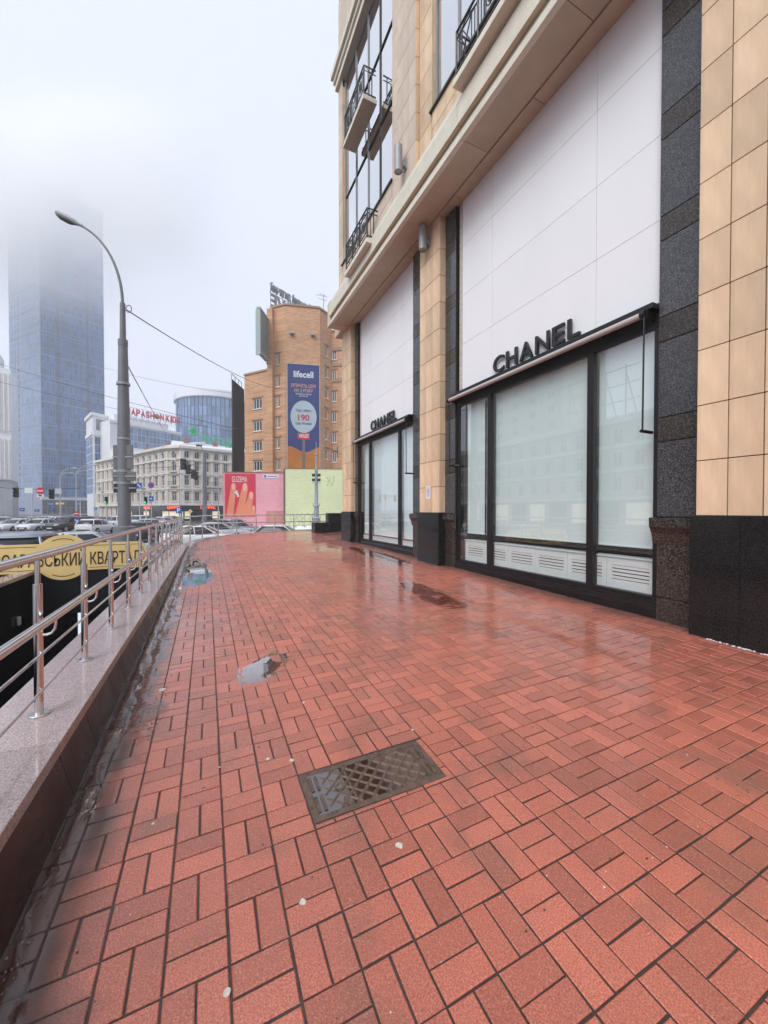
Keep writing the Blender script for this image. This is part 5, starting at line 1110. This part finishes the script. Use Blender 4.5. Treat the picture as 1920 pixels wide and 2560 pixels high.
kb_ = thing('black_billboard', 'tall narrow black billboard on a scaffold left of the brick building', 'billboard', W(597, 46, ROAD))
fk = Frame(W(583, 49), W(611, 53)); zt_, zb_ = ZY(950, 49), ZY(1178, 49); b = MB(); fk.box(b, 0, fk.len, 0, .12, zb_, zt_); b.build('screen', mat('black_mesh', (.008, .009, .010), .6, .3, 2), kb_)
for k in range(5): b = MB(); x = k * fk.len / 4; fk.box(b, x - .03, x + .03, -.04, 0, zb_, zt_); b.build('seam', M_BLACKM, kb_)
for k in range(6): b = MB(); z = zb_ + k * (zt_ - zb_) / 5; b.tube([fk.p(fk.len, .1, z), fk.p(fk.len + .3, 1.4, z)], .05, 5); b.tube([fk.p(fk.len, .1, z), fk.p(fk.len + .3, 1.4, z - 1.8)], .04, 5); b.build('scaffold_arm', M_BLACKM, kb_)
b = MB(); b.tube([fk.p(.5, .3, zt_ + .9), fk.p(fk.len, .3, zt_ + .9)], .04, 5)
for k in range(4): x = .5 + k * (fk.len - .5) / 3; b.tube([fk.p(x, .3, zt_ - .2), fk.p(x, .3, zt_ + .9)], .035, 5)
b.build('guard_rail', M_BLACKM, kb_); b = MB(); b.tube([fk.p(.3, .1, zb_), fk.p(.3, .1, ROAD)], .18, 8); b.tube([fk.p(fk.len - .3, .1, zb_), fk.p(fk.len - .3, .1, ROAD)], .18, 8); b.build('leg', M_BLACKM, kb_)['kind'] = 'stuff'

# --- painted hoarding walls in front of the brick building
def paintbrick(name, c):
    m = mat(name, c, .75, .07, .4, .15, 20); t = m.node_tree; N = t.nodes; L = t.links; b = N['Principled BSDF']; old = b.inputs['Base Color'].links[0].from_socket
    g = N.new('ShaderNodeNewGeometry'); sp = N.new('ShaderNodeSeparateXYZ'); L.new(g.outputs['Position'], sp.inputs[0]); ad = N.new('ShaderNodeMath'); ad.operation = 'SUBTRACT'; L.new(sp.outputs[0], ad.inputs[0]); L.new(sp.outputs[1], ad.inputs[1]); cm = N.new('ShaderNodeCombineXYZ'); L.new(ad.outputs[0], cm.inputs[0]); L.new(sp.outputs[2], cm.inputs[1])
    br = N.new('ShaderNodeTexBrick'); br.inputs['Scale'].default_value = 1; br.inputs['Brick Width'].default_value = .42; br.inputs['Row Height'].default_value = .2; br.inputs['Mortar Size'].default_value = .016; br.inputs['Color1'].default_value = (1.04, 1.04, 1.04, 1); br.inputs['Color2'].default_value = (.95, .95, .95, 1); br.inputs['Mortar'].default_value = (.82, .82, .84, 1)
    L.new(cm.outputs[0], br.inputs['Vector']); mx = N.new('ShaderNodeMixRGB'); mx.blend_type = 'MULTIPLY'; mx.inputs[0].default_value = 1; L.new(old, mx.inputs[1]); L.new(br.outputs['Color'], mx.inputs[2]); L.new(mx.outputs[0], b.inputs['Base Color']); return m
M_PINK = paintbrick('pink_painted_wall', (.86, .40, .45)); M_LIME = paintbrick('pale_green_wall', (.74, .80, .48))
pw = thing('pink_wall', 'pink painted wall carrying the red finger poster', 'wall', W(640, 46, ROAD)); fpw = Frame(W(558, 45.5), W(711, 46.5)); zpw = ZY(1182, 46)
b = MB(); fpw.box(b, 0, fpw.len, 0, .4, ROAD, zpw); b.build('panel', M_PINK, pw); b = MB(); fpw.box(b, -.03, fpw.len, -.06, .46, zpw, zpw + .08); b.build('capping', M_CHIM, pw); b = MB(); xd0 = fpw.len * (665 - 558) / 153; fpw.box(b, xd0, fpw.len - .05, -.05, 0, ROAD, ZY(1277, 46)); b.build('bricked_up_door', mat('bricked_door', (.60, .28, .24), .8, .15, 1), pw)
lw = thing('green_wall', 'pale green painted wall with scrawled graffiti beside the pink wall', 'wall', W(780, 46, ROAD)); flw = Frame(W(712.5, 46.2), W(870, 46.8)); zlw = ZY(1172, 46.3)
b = MB(); flw.box(b, 0, flw.len, 0, .4, ROAD, zlw); b.build('panel', M_LIME, lw); b = MB(); flw.box(b, 0, flw.len, -.06, .46, zlw, zlw + .08); b.build('capping', M_CHIM, lw); b = MB(); flw.box(b, -.14, .0, -.1, .4, ROAD, zlw); b.build('drain_pipe', mat('drain_dark', (.12, .09, .09), .6, .2), lw)
M_GRAF = mat('graffiti_ink', (.16, .22, .20), .7, .2); gr_ = MB(); random.seed(21)
def scrawl(x0, x1, z0, z1, n, r=.022):
    for k in range(n):
        x = x0 + (x1 - x0) * (k + .3) / n; P = []
        for q in range(8): P.append(flw.p(x + (x1 - x0) / n * random.uniform(-.3, .75), -.012, z0 + (z1 - z0) * (q / 7 if k % 2 else 1 - q / 7) + random.uniform(-.1, .1)))
        gr_.tube(P, r, 4)
scrawl(.4, 2.6, ZY(1319, 46), ZY(1285, 46), 5); scrawl(2.6, 4.4, ZY(1310, 46), ZY(1284, 46), 4); scrawl(5.0, 5.9, ZY(1215, 46), ZY(1188, 46), 3, .016); gr_.build('graffiti', M_GRAF, lw)['kind'] = 'stuff'
po = thing('finger_poster', 'red poster showing three long fingers and a white ring on the pink wall', 'poster', fpw.p(2, -.1, 1)); px0, px1 = fpw.len * (563 - 558) / 153, fpw.len * (638 - 558) / 153; pz0, pz1 = ZY(1291, 46), ZY(1185, 46); pwid, phei = px1 - px0, pz1 - pz0
b = MB(); fpw.box(b, px0, px1, -.07, -.0, pz0, pz1); b.build('sheet', mat('poster_red', (.66, .03, .07), .5, .05), po)
M_FING = mat('finger_print', (.80, .27, .15), .5, .10, .9); M_NAIL = mat('nail_print', (.88, .45, .36), .4, .05)
def finger(x0, x1, w0, w1, ztop, y, lean):
    n = 12; P = []
    for k in range(n + 1):
        t = PI * k / n; P.append((x1 + w1 * math.cos(t), ztop - w1 + w1 * 1.3 * math.sin(t)))
    P = P + [(x0 - w0, .0), (x0 + w0, .0)]
    b = MB(); b.prism([fpw.p(px0 + pwid * x, y, pz0 + phei * z) for x, z in P], fpw.n * .006); b.build('finger_shape', M_FING, po)
    b = MB(); b.prism([fpw.p(px0 + pwid * (x1 + w1 * .62 * math.cos(t)), y - .006, pz0 + phei * (ztop - w1 * .75 + w1 * 1.0 * math.sin(t))) for t in [2 * PI * k / 20 for k in range(20)]], fpw.n * .004); b.build('nail_shape', M_NAIL, po)
finger(.15, .28, .12, .085, .76, -.078, 0); finger(.90, .94, .10, .05, .24, -.079, 0); finger(.68, .86, .15, .085, .56, -.086, 0); finger(.46, .66, .14, .10, .76, -.094, 0)
M_POW = mat('poster_white', (.78, .76, .76), .5, .05)
for x, z, r in ((.36, .56, .05), (.41, .53, .045), (.43, .48, .04), (.39, .585, .035)): disc(fpw, px0 + pwid * x, pz0 + phei * z, pwid * r, pwid * r, -.108, M_POW, po, 'ring_gem', 8)
text('lettering', 'GUZEMA', po, fpw.p(px0 + pwid * .48, -.085, pz0 + phei * .87), fpw.u, UP, .95, .006, M_POW, 0, fit=pwid * .50)
ap = thing('address_plate', 'small white and blue address plate on the pink wall', 'plate', fpw.p(fpw.len * .77, -.1, zpw - 1)); b = MB(); x0, x1 = fpw.len * (658 - 558) / 153, fpw.len * (697 - 558) / 153; fpw.box(b, x0, x1, -.05, 0, ZY(1195, 46), ZY(1186, 46)); b.build('plate', M_POW, ap); b = MB(); fpw.box(b, x0 + .08, x0 + .35, -.056, -.05, ZY(1193.5, 46), ZY(1187.5, 46)); fpw.box(b, x0 + .5, x1 - .15, -.056, -.05, ZY(1191.5, 46), ZY(1189.5, 46)); b.build('blue_print', mat('plate_blue', (.06, .15, .5), .5, .05), ap)
# snow banks along the wall foot
random.seed(5)
b = MB(); n = 60; pr = []
fsn = Frame(W(560, 43.5), W(800, 44.5))
for k in range(n + 1):
    x = fsn.len * k / n; h = .28 + .25 * random.random() + .25 * math.sin(k * .5) ** 2; pr.append([fsn.p(x, -.7, ROAD), fsn.p(x, -.3, ROAD + h * .7), fsn.p(x, .2, ROAD + h), fsn.p(x, .9, ROAD + h * .6), fsn.p(x, 1.4, ROAD)])
b.loft(pr, False); tag(b.build('snow_bank', M_ROOFSN, smooth=True), 'grubby snow bank ploughed along the foot of the painted walls', 'snow', None, 'stuff')
# ------------------------------------------------------------------ street furniture
M_POLE = mat('grey_pole', (.17, .18, .20), .5, .15, 2, .1, 20); M_PPALE = mat('pale_pole', (.50, .51, .53), .5, .08, 1)
L0 = Vector((-2.45, 16.5, ROAD)); LD = L0.dot(FWD)
lp = thing('lamp_post', 'tall grey street lamp with curved arm behind the gold sign', 'street lamp', L0)
zz = lambda py: ZY(py, LD)
MB().lathe((L0.x, L0.y, ROAD), ((.36, 0), (.36, zz(1317) - ROAD), (.30, zz(1315) - ROAD), (.205, zz(1315) - ROAD), (.20, zz(1100) - ROAD), (.17, zz(960) - ROAD), (.145, zz(868) - ROAD)), 18).build('mast', M_POLE, lp, smooth=True)
MB().lathe((L0.x, L0.y, zz(868)), ((.155, 0), (.155, .22), (.10, .25), (.085, zz(762) - zz(868)), (.06, zz(762) - zz(868) + .02)), 16).build('upper_mast', M_POLE, lp, smooth=True)
P = []
for k in range(15):
    t = k / 14 * PI / 2 * .80; ax, az = sz(145, LD), sz(205, LD); P.append(L0 * 1 + Vector((0, 0, zz(765) - ROAD)) - RGT * (ax * (1 - math.cos(t)) * 1.05) + UP * az * math.sin(t))
MB().tube(P, [.05 - .018 * k / 14 for k in range(15)], 10).build('arm', M_POLE, lp, smooth=True)
e = P[-1]; d = (P[-1] - P[-2]).normalized(); nrm = d.cross(FWD).normalized()
nrm = nrm if nrm.z > 0 else -nrm
hd = MB(); hd.loft([[e + d * s + FWD * (wd * math.cos(2 * PI * q / 12)) + nrm * (h * math.sin(2 * PI * q / 12) + .02) for q in range(12)] for s, wd, h in ((-.12, .045, .045), (.08, .07, .06), (.16, .12, .085), (.55, .15, .10), (.85, .13, .09), (.93, .06, .04))]); hd.build('lamp_head', mat('lamp_housing', (.35, .38, .37), .5, .1), lp, smooth=True)
hb = MB(); hb.loft([[e + d * s + FWD * (wd * math.cos(2 * PI * q / 12)) + nrm * (-.05 + h * math.sin(2 * PI * q / 12)) for q in range(12)] for s, wd, h in ((.16, .06, .02), (.35, .11, .085), (.70, .11, .085), (.88, .05, .02))]); hb.build('diffuser', mat('smoked_diffuser', (.07, .075, .05), .2, .1), lp, smooth=True)
for py in (1098, 1178, 1208, 962): MB().lathe((L0.x, L0.y, zz(py) - .04), ((.215, 0), (.215, .08)), 16).build('band_clamp', M_ALU, lp, smooth=True)
MB().tube([L0 + UP * (zz(776) - ROAD) + RGT * (.22 + .10 * math.cos(2 * PI * k / 12)) + UP * .13 * math.sin(2 * PI * k / 12) for k in range(13)], .016, 6).build('cable_coil', M_POLE, lp)
fz = Frame(L0 - RGT * 1 - FWD * .12, L0 + RGT * 1 - FWD * .12)
def back(pa, pb, ya, yb, m, lab, nm='sign_back'):
    t = thing(nm, lab, 'sign', L0 + UP * (zz(yb) - ROAD)); b = MB(); fz.box(b, 1 + sz(pa - 308, LD), 1 + sz(pb - 308, LD), -.0, .03, zz(yb), zz(ya)); b.build('panel', m, t, bevel=.02); b = MB(); fz.box(b, 1 + sz(pa - 308, LD), 1 + sz(pb - 308, LD), -.03, 0, zz((ya + yb) / 2) - .02, zz((ya + yb) / 2) + .02); b.build('stiffener', M_ALU, t)
M_SB = mat('sign_back_grey', (.13, .135, .14), .5, .1, 3)
back(286, 299, 1114, 1174, M_SB, 'large grey sign back clamped to the left of the lamp post'); back(317, 336, 1114, 1174, M_SB, 'large grey sign back clamped to the right of the lamp post')
back(285, 298, 1180, 1203, M_SB, 'middle grey sign back clamped left on the lamp post'); back(317, 342, 1180, 1203, M_SB, 'middle grey sign back clamped right on the lamp post')
back(286, 300, 1209, 1232, M_BLACKM, 'black sign panel at the left of the lamp post, lowest of three'); back(326, 343, 1209, 1232, M_BLACKM, 'black sign panel at the right of the lamp post, lowest of three')
# overhead wires
def wire(a, b_, sag, r, label):
    a, b_ = Vector(a), Vector(b_); P = [a.lerp(b_, k / 24) - UP * sag * 4 * (k / 24) * (1 - k / 24) for k in range(25)]
    top(MB().tube(P, r, 5).build('overhead_wire', M_BLACKM), label, 'wire', 'overhead wires')
T1 = L0 + UP * (zz(772) - ROAD)
wire(T1, W(714, 58.8, ZY(972, 58.8)), .9, .022, 'wire from the top of the lamp post to the brick building'); wire(L0 + UP * (zz(895) - ROAD), W(430, 84, ZY(1100, 84)), .4, .02, 'stay wire from the lamp post down to the cream building')
wire(W(-60, 60, ZY(890, 60)), W(600, 46, ZY(1075, 46)), .5, .028, 'long wire crossing the sky behind the lamp post'); wire(W(-60, 40, ZY(940, 40)), W(585, 45.2, ZY(1080, 45.2)), .3, .018, 'lower long wire crossing before the glass buildings')
wire(W(260, 70, ZY(920, 70)), W(585, 46, ZY(985, 46)), .4, .022, 'wire crossing above the red roof letters'); wire(W(-40, 44, ZY(1215, 44)), W(200, 44, ZY(1220, 44)), .25, .03, 'span wire carrying the hanging traffic lights'); wire(W(312, 40, ZY(1170, 40)), W(560, 44, ZY(1150, 44)), .3, .02, 'span wire before the cream building')
# small street poles, signs and lights
def pole(px, d, ytop, label, r=.09, nm='street_pole', m=None):
    t = thing(nm, label, 'pole', W(px, d, ROAD)); q = W(px, d, ROAD); z = ZY(ytop, d); MB().lathe((q.x, q.y, ROAD), ((r * 1.5, 0), (r * 1.5, .5), (r, .55), (r * .7, z - ROAD)), 10).build('mast', m or M_PPALE, t, smooth=True); return t, q, z
def far_lamp(px, d, ytop, arms, label):
    t, q, z = pole(px, d, ytop + 22, label, .11, 'far_street_lamp'); t['category'] = 'street lamp'
    for (dx, dy) in arms:
        P = [q + UP * (z - .3 - ROAD) + RGT * (sz(dx, d) * (1 - math.cos(k / 8 * PI / 2))) + UP * (sz(dy, d) * math.sin(k / 8 * PI / 2)) for k in range(9)]
        MB().tube(P, .06, 6).build('arm', M_PPALE, t, smooth=True); e = P[-1]; MB().tube([e, e + RGT * .25 * math.copysign(1, dx), e + RGT * .9 * math.copysign(1, dx)], [.06, .13, .08], 8).build('lamp_head', M_PPALE, t, smooth=True)
far_lamp(151, 62, 1168, ((30, 24), (20, 12)), 'pale two armed street lamp before the glass tower'); far_lamp(191, 60, 1162, ((40, 26), (28, 13)), 'pale two armed street lamp left of the cream building')
t, q, z = pole(512, 44, 1130, 'leaning grey pole before the right wing of the cream building', .26, 'lamp_pole', M_POLE); MB().tube([(q.x, q.y, z - .1), q + UP * (z - ROAD + .7) - RGT * .45], .05, 6).build('arm', M_POLE, t); MB().tube([q + UP * (z - ROAD + .7) - RGT * .3, q + UP * (z - ROAD + .75) - RGT * .9], [.1, .13], 8).build('lamp_head', M_BLACKM, t)
pole(546, 47, 1190, 'slim pale pole left of the pink wall', .08); pole(450, 60, 1170, 'slim grey pole before the red lit shops', .07, 'street_pole', M_POLE); pole(15, 58, 1228, 'pale pole at the left edge before the slatted block', .10); pole(81, 52, 1222, 'pale pole between the hanging signals', .10); pole(201, 56, 1250, 'short pale pole below the two armed lamp', .07)
M_BLS = mat('traffic_blue', (.02, .10, .45), .5, .05); M_TRED = mat('traffic_red', (.55, .02, .03), .5, .05); M_TWH = mat('traffic_white', (.75, .75, .75), .5, .05); M_TYEL = mat('traffic_yellow', (.75, .38, .05), .5, .05)
def plate(px, py, wpx, hpx, d, m, label, shape='rect', inner=None, post=True, nm='traffic_sign'):
    t = thing(nm, label, 'sign', W(px, d, ROAD)); c = W(px, d, ZY(py, d)); fr = Frame(W(px, d) - RGT, W(px, d) + RGT); w2, h2 = sz(wpx, d) / 2, sz(hpx, d) / 2
    n = {'rect': 4, 'disc': 24, 'diamond': 4}[shape]
    pts = [(-w2, -h2), (w2, -h2), (w2, h2), (-w2, h2)] if shape == 'rect' else [(w2 * math.cos(2 * PI * k / n), h2 * math.sin(2 * PI * k / n)) for k in range(n)]
    MB().prism([c + RGT * x + UP * y for x, y in pts], FWD * .04).build('plate', m, t)
    for (kind, mm, a) in (inner or ()):
        if kind == 'bar': MB().prism([c + RGT * (w2 * x) + UP * (h2 * y) - FWD * .02 for x, y in ((-a, -.16), (a, -.16), (a, .16), (-a, .16))], FWD * .012).build('mark', mm, t)
        elif kind == 'arrow': MB().prism([c + RGT * (w2 * x) + UP * (h2 * y) - FWD * .02 for x, y in ((-.7, .6), (.7, .6), (0, -.8))], FWD * .012).build('mark', mm, t)
        elif kind == 'P': text('mark', 'P', t, c - FWD * .02, RGT, UP, h2 * 2, .01, mm, .01)
        elif kind == 'slash': MB().prism([c + RGT * (w2 * x) + UP * (h2 * y) - FWD * .02 for x, y in ((-.7, .5), (-.5, .7), (.7, -.5), (.5, -.7))], FWD * .012).build('mark', mm, t)
        elif kind == 'in': MB().prism([c + (RGT * x + UP * y) * a - FWD * .02 for x, y in pts], FWD * .012).build('mark', mm, t)
    if post: MB().tube([c - UP * h2 + FWD * .05, W(px, d, ROAD) + FWD * .05], .035, 6).build('post', M_PPALE, t)
    return t
plate(101, 1227, 19, 17, 43.5, M_TRED, 'round red no entry sign hanging from the span wire', 'disc', (('bar', M_TWH, .75),), False); plate(101, 1239, 18, 7, 43.5, M_TWH, 'white plate with black arrow under the hanging no entry sign', 'rect', (('arrow', M_BLACKM, 1),), False)
plate(72, 1226, 20, 13, 43.6, M_TWH, 'blank white board hanging left of the no entry sign', post=False, nm='blank_sign'); plate(146, 1228, 16, 13, 43.6, mat('board_grey', (.5, .52, .55), .5, .05), 'blank grey board hanging right of the signals', post=False, nm='blank_sign')
plate(191, 1284, 13, 12, 50, M_TRED, 'round red no entry sign on the post of the two armed lamp', 'disc', (('bar', M_TWH, .75),)); plate(191, 1302, 13, 13, 42, M_BLS, 'round blue keep right sign low among the cars', 'disc', (('slash', M_TWH, 1),))
plate(348, 1214, 13, 15, 40, M_BLS, 'square blue sign just right of the lamp post', 'rect', (('slash', M_TWH, 1),)); plate(378, 1213, 15, 15, 40, M_TRED, 'round no stopping sign right of the lamp post', 'disc', (('in', M_BLS, .8), ('slash', M_TRED, 1))); plate(378, 1247, 11, 13, 39.5, M_BLS, 'small blue sign below the no stopping sign', 'rect', (('bar', M_TWH, .4),), False)
plate(447, 1276, 14, 15, 36, M_BLS, 'blue parking sign before the red lit shops', 'rect', (('P', M_TWH, 1),)); plate(475, 1279, 12, 12, 37, M_TWH, 'yellow diamond priority sign before the shops', 'diamond', (('in', M_TYEL, .75),)); plate(130, 1274, 9, 8, 56, M_BLS, 'small blue sign near the tower entrance', 'rect', (('bar', M_TWH, .4),)); plate(55, 1274, 13, 8, 58, M_BLS, 'wide blue sign at the foot of the tower, left', 'rect', (('bar', M_TWH, .5),)); plate(92, 1276, 13, 6, 57, M_BLS, 'wide blue sign at the foot of the tower, middle', 'rect', (('bar', M_TWH, .5),)); plate(239, 1272, 8, 8, 58, M_BLS, 'small blue round sign left of the cream building', 'disc', (('slash', M_TWH, 1),))
M_GLIT = mat('green_signal', (.03, .7, .28), .4, .02, emit=3.0)
def signal(px, py, h, d, label, lit=False, side=False, hang=True):
    t = thing('traffic_light', label, 'traffic light', W(px, d, ZY(py, d))); c = W(px, d, ZY(py, d)); hh = sz(h, d) / 2; ww = hh * .36; fr = Frame(W(px, d) - RGT, W(px, d) + RGT)
    b = MB(); fr.box(b, 1 - ww, 1 + ww, 0, ww * 1.2, c.z - hh, c.z + hh); b.build('housing', M_BLACKM, t, bevel=.03)
    for k in range(3):
        zc_ = c.z + hh * (.64 - .64 * k); sgn = RGT if side else -FWD
        MB().lathe((0, 0, 0), ((ww * .62, 0), (ww * .62, ww * .2)), 12); o = c + UP * (zc_ - c.z)
        o = o + (RGT * ww if side else Vector())
        MB().tube([o - sgn * .02, o + sgn * ww * .9], [ww * .75, ww * .62], 10, caps=False).build('visor', M_BLACKM, t)
        MB().tube([o + sgn * .005, o + sgn * .025], ww * .6, 12).build('lens', M_GLIT if (lit and k == 2) else M_DGLASS, t)
    if not hang: MB().tube([c - UP * hh + FWD * .1, W(px, d, ROAD) + FWD * .1], .06, 6).build('post', M_PPALE, t)
signal(39, 1231, 25, 43.8, 'dark traffic light hanging left of the no entry sign'); signal(128, 1235, 25, 43.8, 'dark traffic light hanging right of the no entry sign')
signal(265, 1250, 17, 44, 'green traffic light left of the lamp post before the cream building', True, False, False); signal(364, 1250, 17, 44, 'green traffic light right of the lamp post before the cream building', True, False, False)
for k, (px, py, h, lab) in enumerate(((456, 1160, 28, 'topmost dark traffic light of the hanging row seen side on'), (469, 1173, 25, 'second dark traffic light of the hanging row seen side on'), (482, 1185, 23, 'third dark traffic light of the hanging row seen side on'), (489, 1189, 21, 'lowest right dark traffic light of the hanging row seen side on'))): signal(px, py, h, 42 + k * 2, lab, False, True)
wire(W(430, 40, ZY(1140, 40)), W(512, 46, ZY(1172, 46)), .1, .02, 'short wire carrying the row of side on traffic lights')
# ornamental lamp post with floodlights
q = W(791, 33, ROAD); dl_ = 33; ol = thing('floodlight_mast', 'grey ornamental mast with four square floodlights before the green wall', 'lamp post', q); zf = lambda py: ZY(py, dl_) - ROAD; M_OLP = mat('grey_green_iron', (.30, .34, .36), .5, .1, 1)
MB().lathe((q.x, q.y, ROAD), ((.42, 0), (.42, .3), (.32, .4), (.30, zf(1297)), (.36, zf(1296)), (.24, zf(1292)), (.20, zf(1268)), (.26, zf(1266)), (.17, zf(1262)), (.12, zf(1182)), (.15, zf(1180)), (.09, zf(1170)), (.07, zf(1140)), (.12, zf(1138)), (.04, zf(1130)), (.02, zf(1105))), 14).build('mast', M_OLP, ol, smooth=True)
for sx in (-1, 1):
    for py in (1188, 1200):
        c = W(791, dl_, ZY(py, dl_)) + RGT * sx * .23; fr = Frame(c - RGT, c + RGT); b = MB(); fr.box(b, 1 - .13, 1 + .13, -.1, .1, c.z - .12, c.z + .12); b.build('floodlight', M_BLACKM, ol, bevel=.02)
    c = W(791, dl_, ZY(1207, dl_)); MB().tube([c, c + RGT * sx * .35], .03, 6).build('bracket', M_OLP, ol)
    MB().tube([W(791, dl_, ZY(1269, dl_)), W(791, dl_, ZY(1264, dl_)) + RGT * sx * .26, W(791, dl_, ZY(1258, dl_)) + RGT * sx * .3], .03, 6).build('scroll', M_OLP, ol)
# banner-like bracket sign of the brick building corner, seen edge on
t = thing('bracket_sign', 'small black sign bracketed from the brick building near the column', 'sign', W(843, 40, ZY(1130, 40))); c = W(845, 40, ZY(1130, 40)); fr = Frame(c - RGT, c + RGT); b = MB(); fr.box(b, .95, 1.0, -.3, .3, c.z - .6, c.z + .6); b.build('plate', M_BLACKM, t)
MB().tube([c, W(815, 59, ZY(1118, 59))], .05, 5).build('bracket', M_BLACKM, t)

# ------------------------------------------------------------------ the row across the street, seen in the shop windows
M_OPP = mat('grey_cream_stucco', (.50, .46, .39), .8, .2, .4)
rb = thing('opposite_house', 'pale four storey house across the street, mirrored in the shop glass', 'building', (-42, 40, ROAD))
fo = Frame((-42, 12), (-42, 78)); wins = []; n = 22
for k in range(n):
    xc = (k + .5) * 3.0
    for z0 in (4.2, 7.6, 10.9): wins.append((xc - .6, xc + .6, z0, z0 + 2.1))
wl = wall_with_openings(fo, rb, 3.4, 14.2, wins, M_OPP, .22, 10)
for (x0, x1, z0, z1) in wins: window(fo, wl, x0, x1, z0, z1, .2, 2, .7)
for z0, pr in ((3.0, .3), (6.9, .25), (10.3, .25), (13.7, .6)): b = MB(); fo.box(b, 0, fo.len, -pr, .1, z0, z0 + .4); b.build('string_course', M_STUCCT, wl)
b = MB(); fo.box(b, 0, fo.len, .4, 10, ROAD, 3.4); b.build('shop_front', M_OPP, rb)
for k in range(15): b = MB(); x = 1 + k * 4.3; fo.box(b, x, x + 3.2, .3, .4, ROAD + .4, 2.6); b.build('shop_pane', M_DGLASS if k % 2 else M_LITW, rb)
b = MB(); fo.box(b, -.2, fo.len + .2, -.5, 10, 14.2, 14.6); b.build('roof', M_ROOFSN, rb)
sf = thing('roof_scaffold', 'bare steel sign frame on the opposite roof, mirrored in the shop glass', 'scaffold', (-44, 40, 14.6)); b = MB()
for k in range(6): y = 34 + k * 3; b.tube([(-43, y, 14.6), (-43, y, 22)], .12, 5); b.tube([(-43, y, 21), (-46, y, 14.6)], .09, 5)
for z in (17, 19.3, 21.6): b.tube([(-43, 32, z), (-43, 51, z)], .09, 5)
b.build('lattice', M_TMETAL, sf)
tb = thing('opposite_tower_block', 'beige panel tower block behind the opposite house, mirrored in the shop glass', 'building', (-62, 62, ROAD)); ft = Frame((-58, 57), (-58, 86)); wins = [(2 + k * 5.2, 3.8 + k * 5.2, 4 + q * 3.1, 5.6 + q * 3.1) for k in range(5) for q in range(15)]
wl = wall_with_openings(ft, tb, ROAD, 52, wins, mat('beige_panels', (.44, .41, .33), .8, .1, .4), .2, 14)
for w_ in wins: window(ft, wl, *w_, .18, 2, None)

# ------------------------------------------------------------------ air: even haze round everything, and the low cloud that hides the tower top
def volume(name, d, col, aniso=.2):
    m = bpy.data.materials.new(name); m.use_nodes = True; N = m.node_tree.nodes; N.clear(); o = N.new('ShaderNodeOutputMaterial'); v = N.new('ShaderNodeVolumePrincipled')
    v.inputs['Color'].default_value = (*col, 1); v.inputs['Density'].default_value = d; v.inputs['Anisotropy'].default_value = aniso; m.node_tree.links.new(v.outputs[0], o.inputs['Volume']); return m, v
hm, _ = volume('haze_air', HAZE_D, (.97, .98, 1.0))
tag(MB().box(-420, 420, -60, 420, -6, 182).build('haze', hm), 'thin even haze filling the air over the square', 'haze', None, 'stuff')
cm_, vv = volume('cloud_air', 0.0, (1, 1, 1), .0); t = cm_.node_tree; N = t.nodes; L = t.links
g = N.new('ShaderNodeNewGeometry'); sp = N.new('ShaderNodeSeparateXYZ'); L.new(g.outputs['Position'], sp.inputs[0])
hz_ = N.new('ShaderNodeMapRange'); hz_.interpolation_type = 'SMOOTHSTEP'; hz_.inputs['From Min'].default_value = 82; hz_.inputs['From Max'].default_value = 146; L.new(sp.outputs[2], hz_.inputs[0])
sb_ = N.new('ShaderNodeVectorMath'); sb_.operation = 'SUBTRACT'; cc_ = W(120, 178); sb_.inputs[1].default_value = (cc_.x, cc_.y, 0); L.new(g.outputs['Position'], sb_.inputs[0])
da = N.new('ShaderNodeVectorMath'); da.operation = 'DOT_PRODUCT'; da.inputs[1].default_value = FWD / 26; L.new(sb_.outputs[0], da.inputs[0]); db_ = N.new('ShaderNodeVectorMath'); db_.operation = 'DOT_PRODUCT'; db_.inputs[1].default_value = RGT / 105; L.new(sb_.outputs[0], db_.inputs[0])
cb_ = N.new('ShaderNodeCombineXYZ'); L.new(da.outputs['Value'], cb_.inputs[0]); L.new(db_.outputs['Value'], cb_.inputs[1]); ln = N.new('ShaderNodeVectorMath'); ln.operation = 'LENGTH'; L.new(cb_.outputs[0], ln.inputs[0])
rd = N.new('ShaderNodeMapRange'); rd.interpolation_type = 'SMOOTHSTEP'; rd.inputs['From Min'].default_value = 1; rd.inputs['From Max'].default_value = .25; L.new(ln.outputs['Value'], rd.inputs[0])
ns = N.new('ShaderNodeTexNoise'); ns.inputs['Scale'].default_value = .022; ns.inputs['Detail'].default_value = 3; L.new(g.outputs['Position'], ns.inputs['Vector']); nr = N.new('ShaderNodeMapRange'); nr.inputs['From Min'].default_value = .3; nr.inputs['From Max'].default_value = .7; nr.inputs['To Min'].default_value = .2; nr.inputs['To Max'].default_value = 1.7; L.new(ns.outputs['Fac'], nr.inputs[0])
m1 = N.new('ShaderNodeMath'); m1.operation = 'MULTIPLY'; L.new(hz_.outputs[0], m1.inputs[0]); L.new(rd.outputs[0], m1.inputs[1]); m2_ = N.new('ShaderNodeMath'); m2_.operation = 'MULTIPLY'; L.new(m1.outputs[0], m2_.inputs[0]); L.new(nr.outputs[0], m2_.inputs[1])
m3_ = N.new('ShaderNodeMath'); m3_.operation = 'MULTIPLY'; m3_.inputs[1].default_value = .064; L.new(m2_.outputs[0], m3_.inputs[0]); L.new(m3_.outputs[0], vv.inputs['Density'])
b = MB(); n = 28
b.loft([[cc_ + FWD * (26.5 * k_ * math.cos(2 * PI * q / n)) + RGT * (106 * k_ * math.sin(2 * PI * q / n)) + UP * z for q in range(n)] for z, k_ in ((80, .8), (86, 1), (181, 1))]); tag(b.build('low_cloud', cm_), 'low cloud swallowing the top of the glass tower', 'cloud', None, 'stuff')
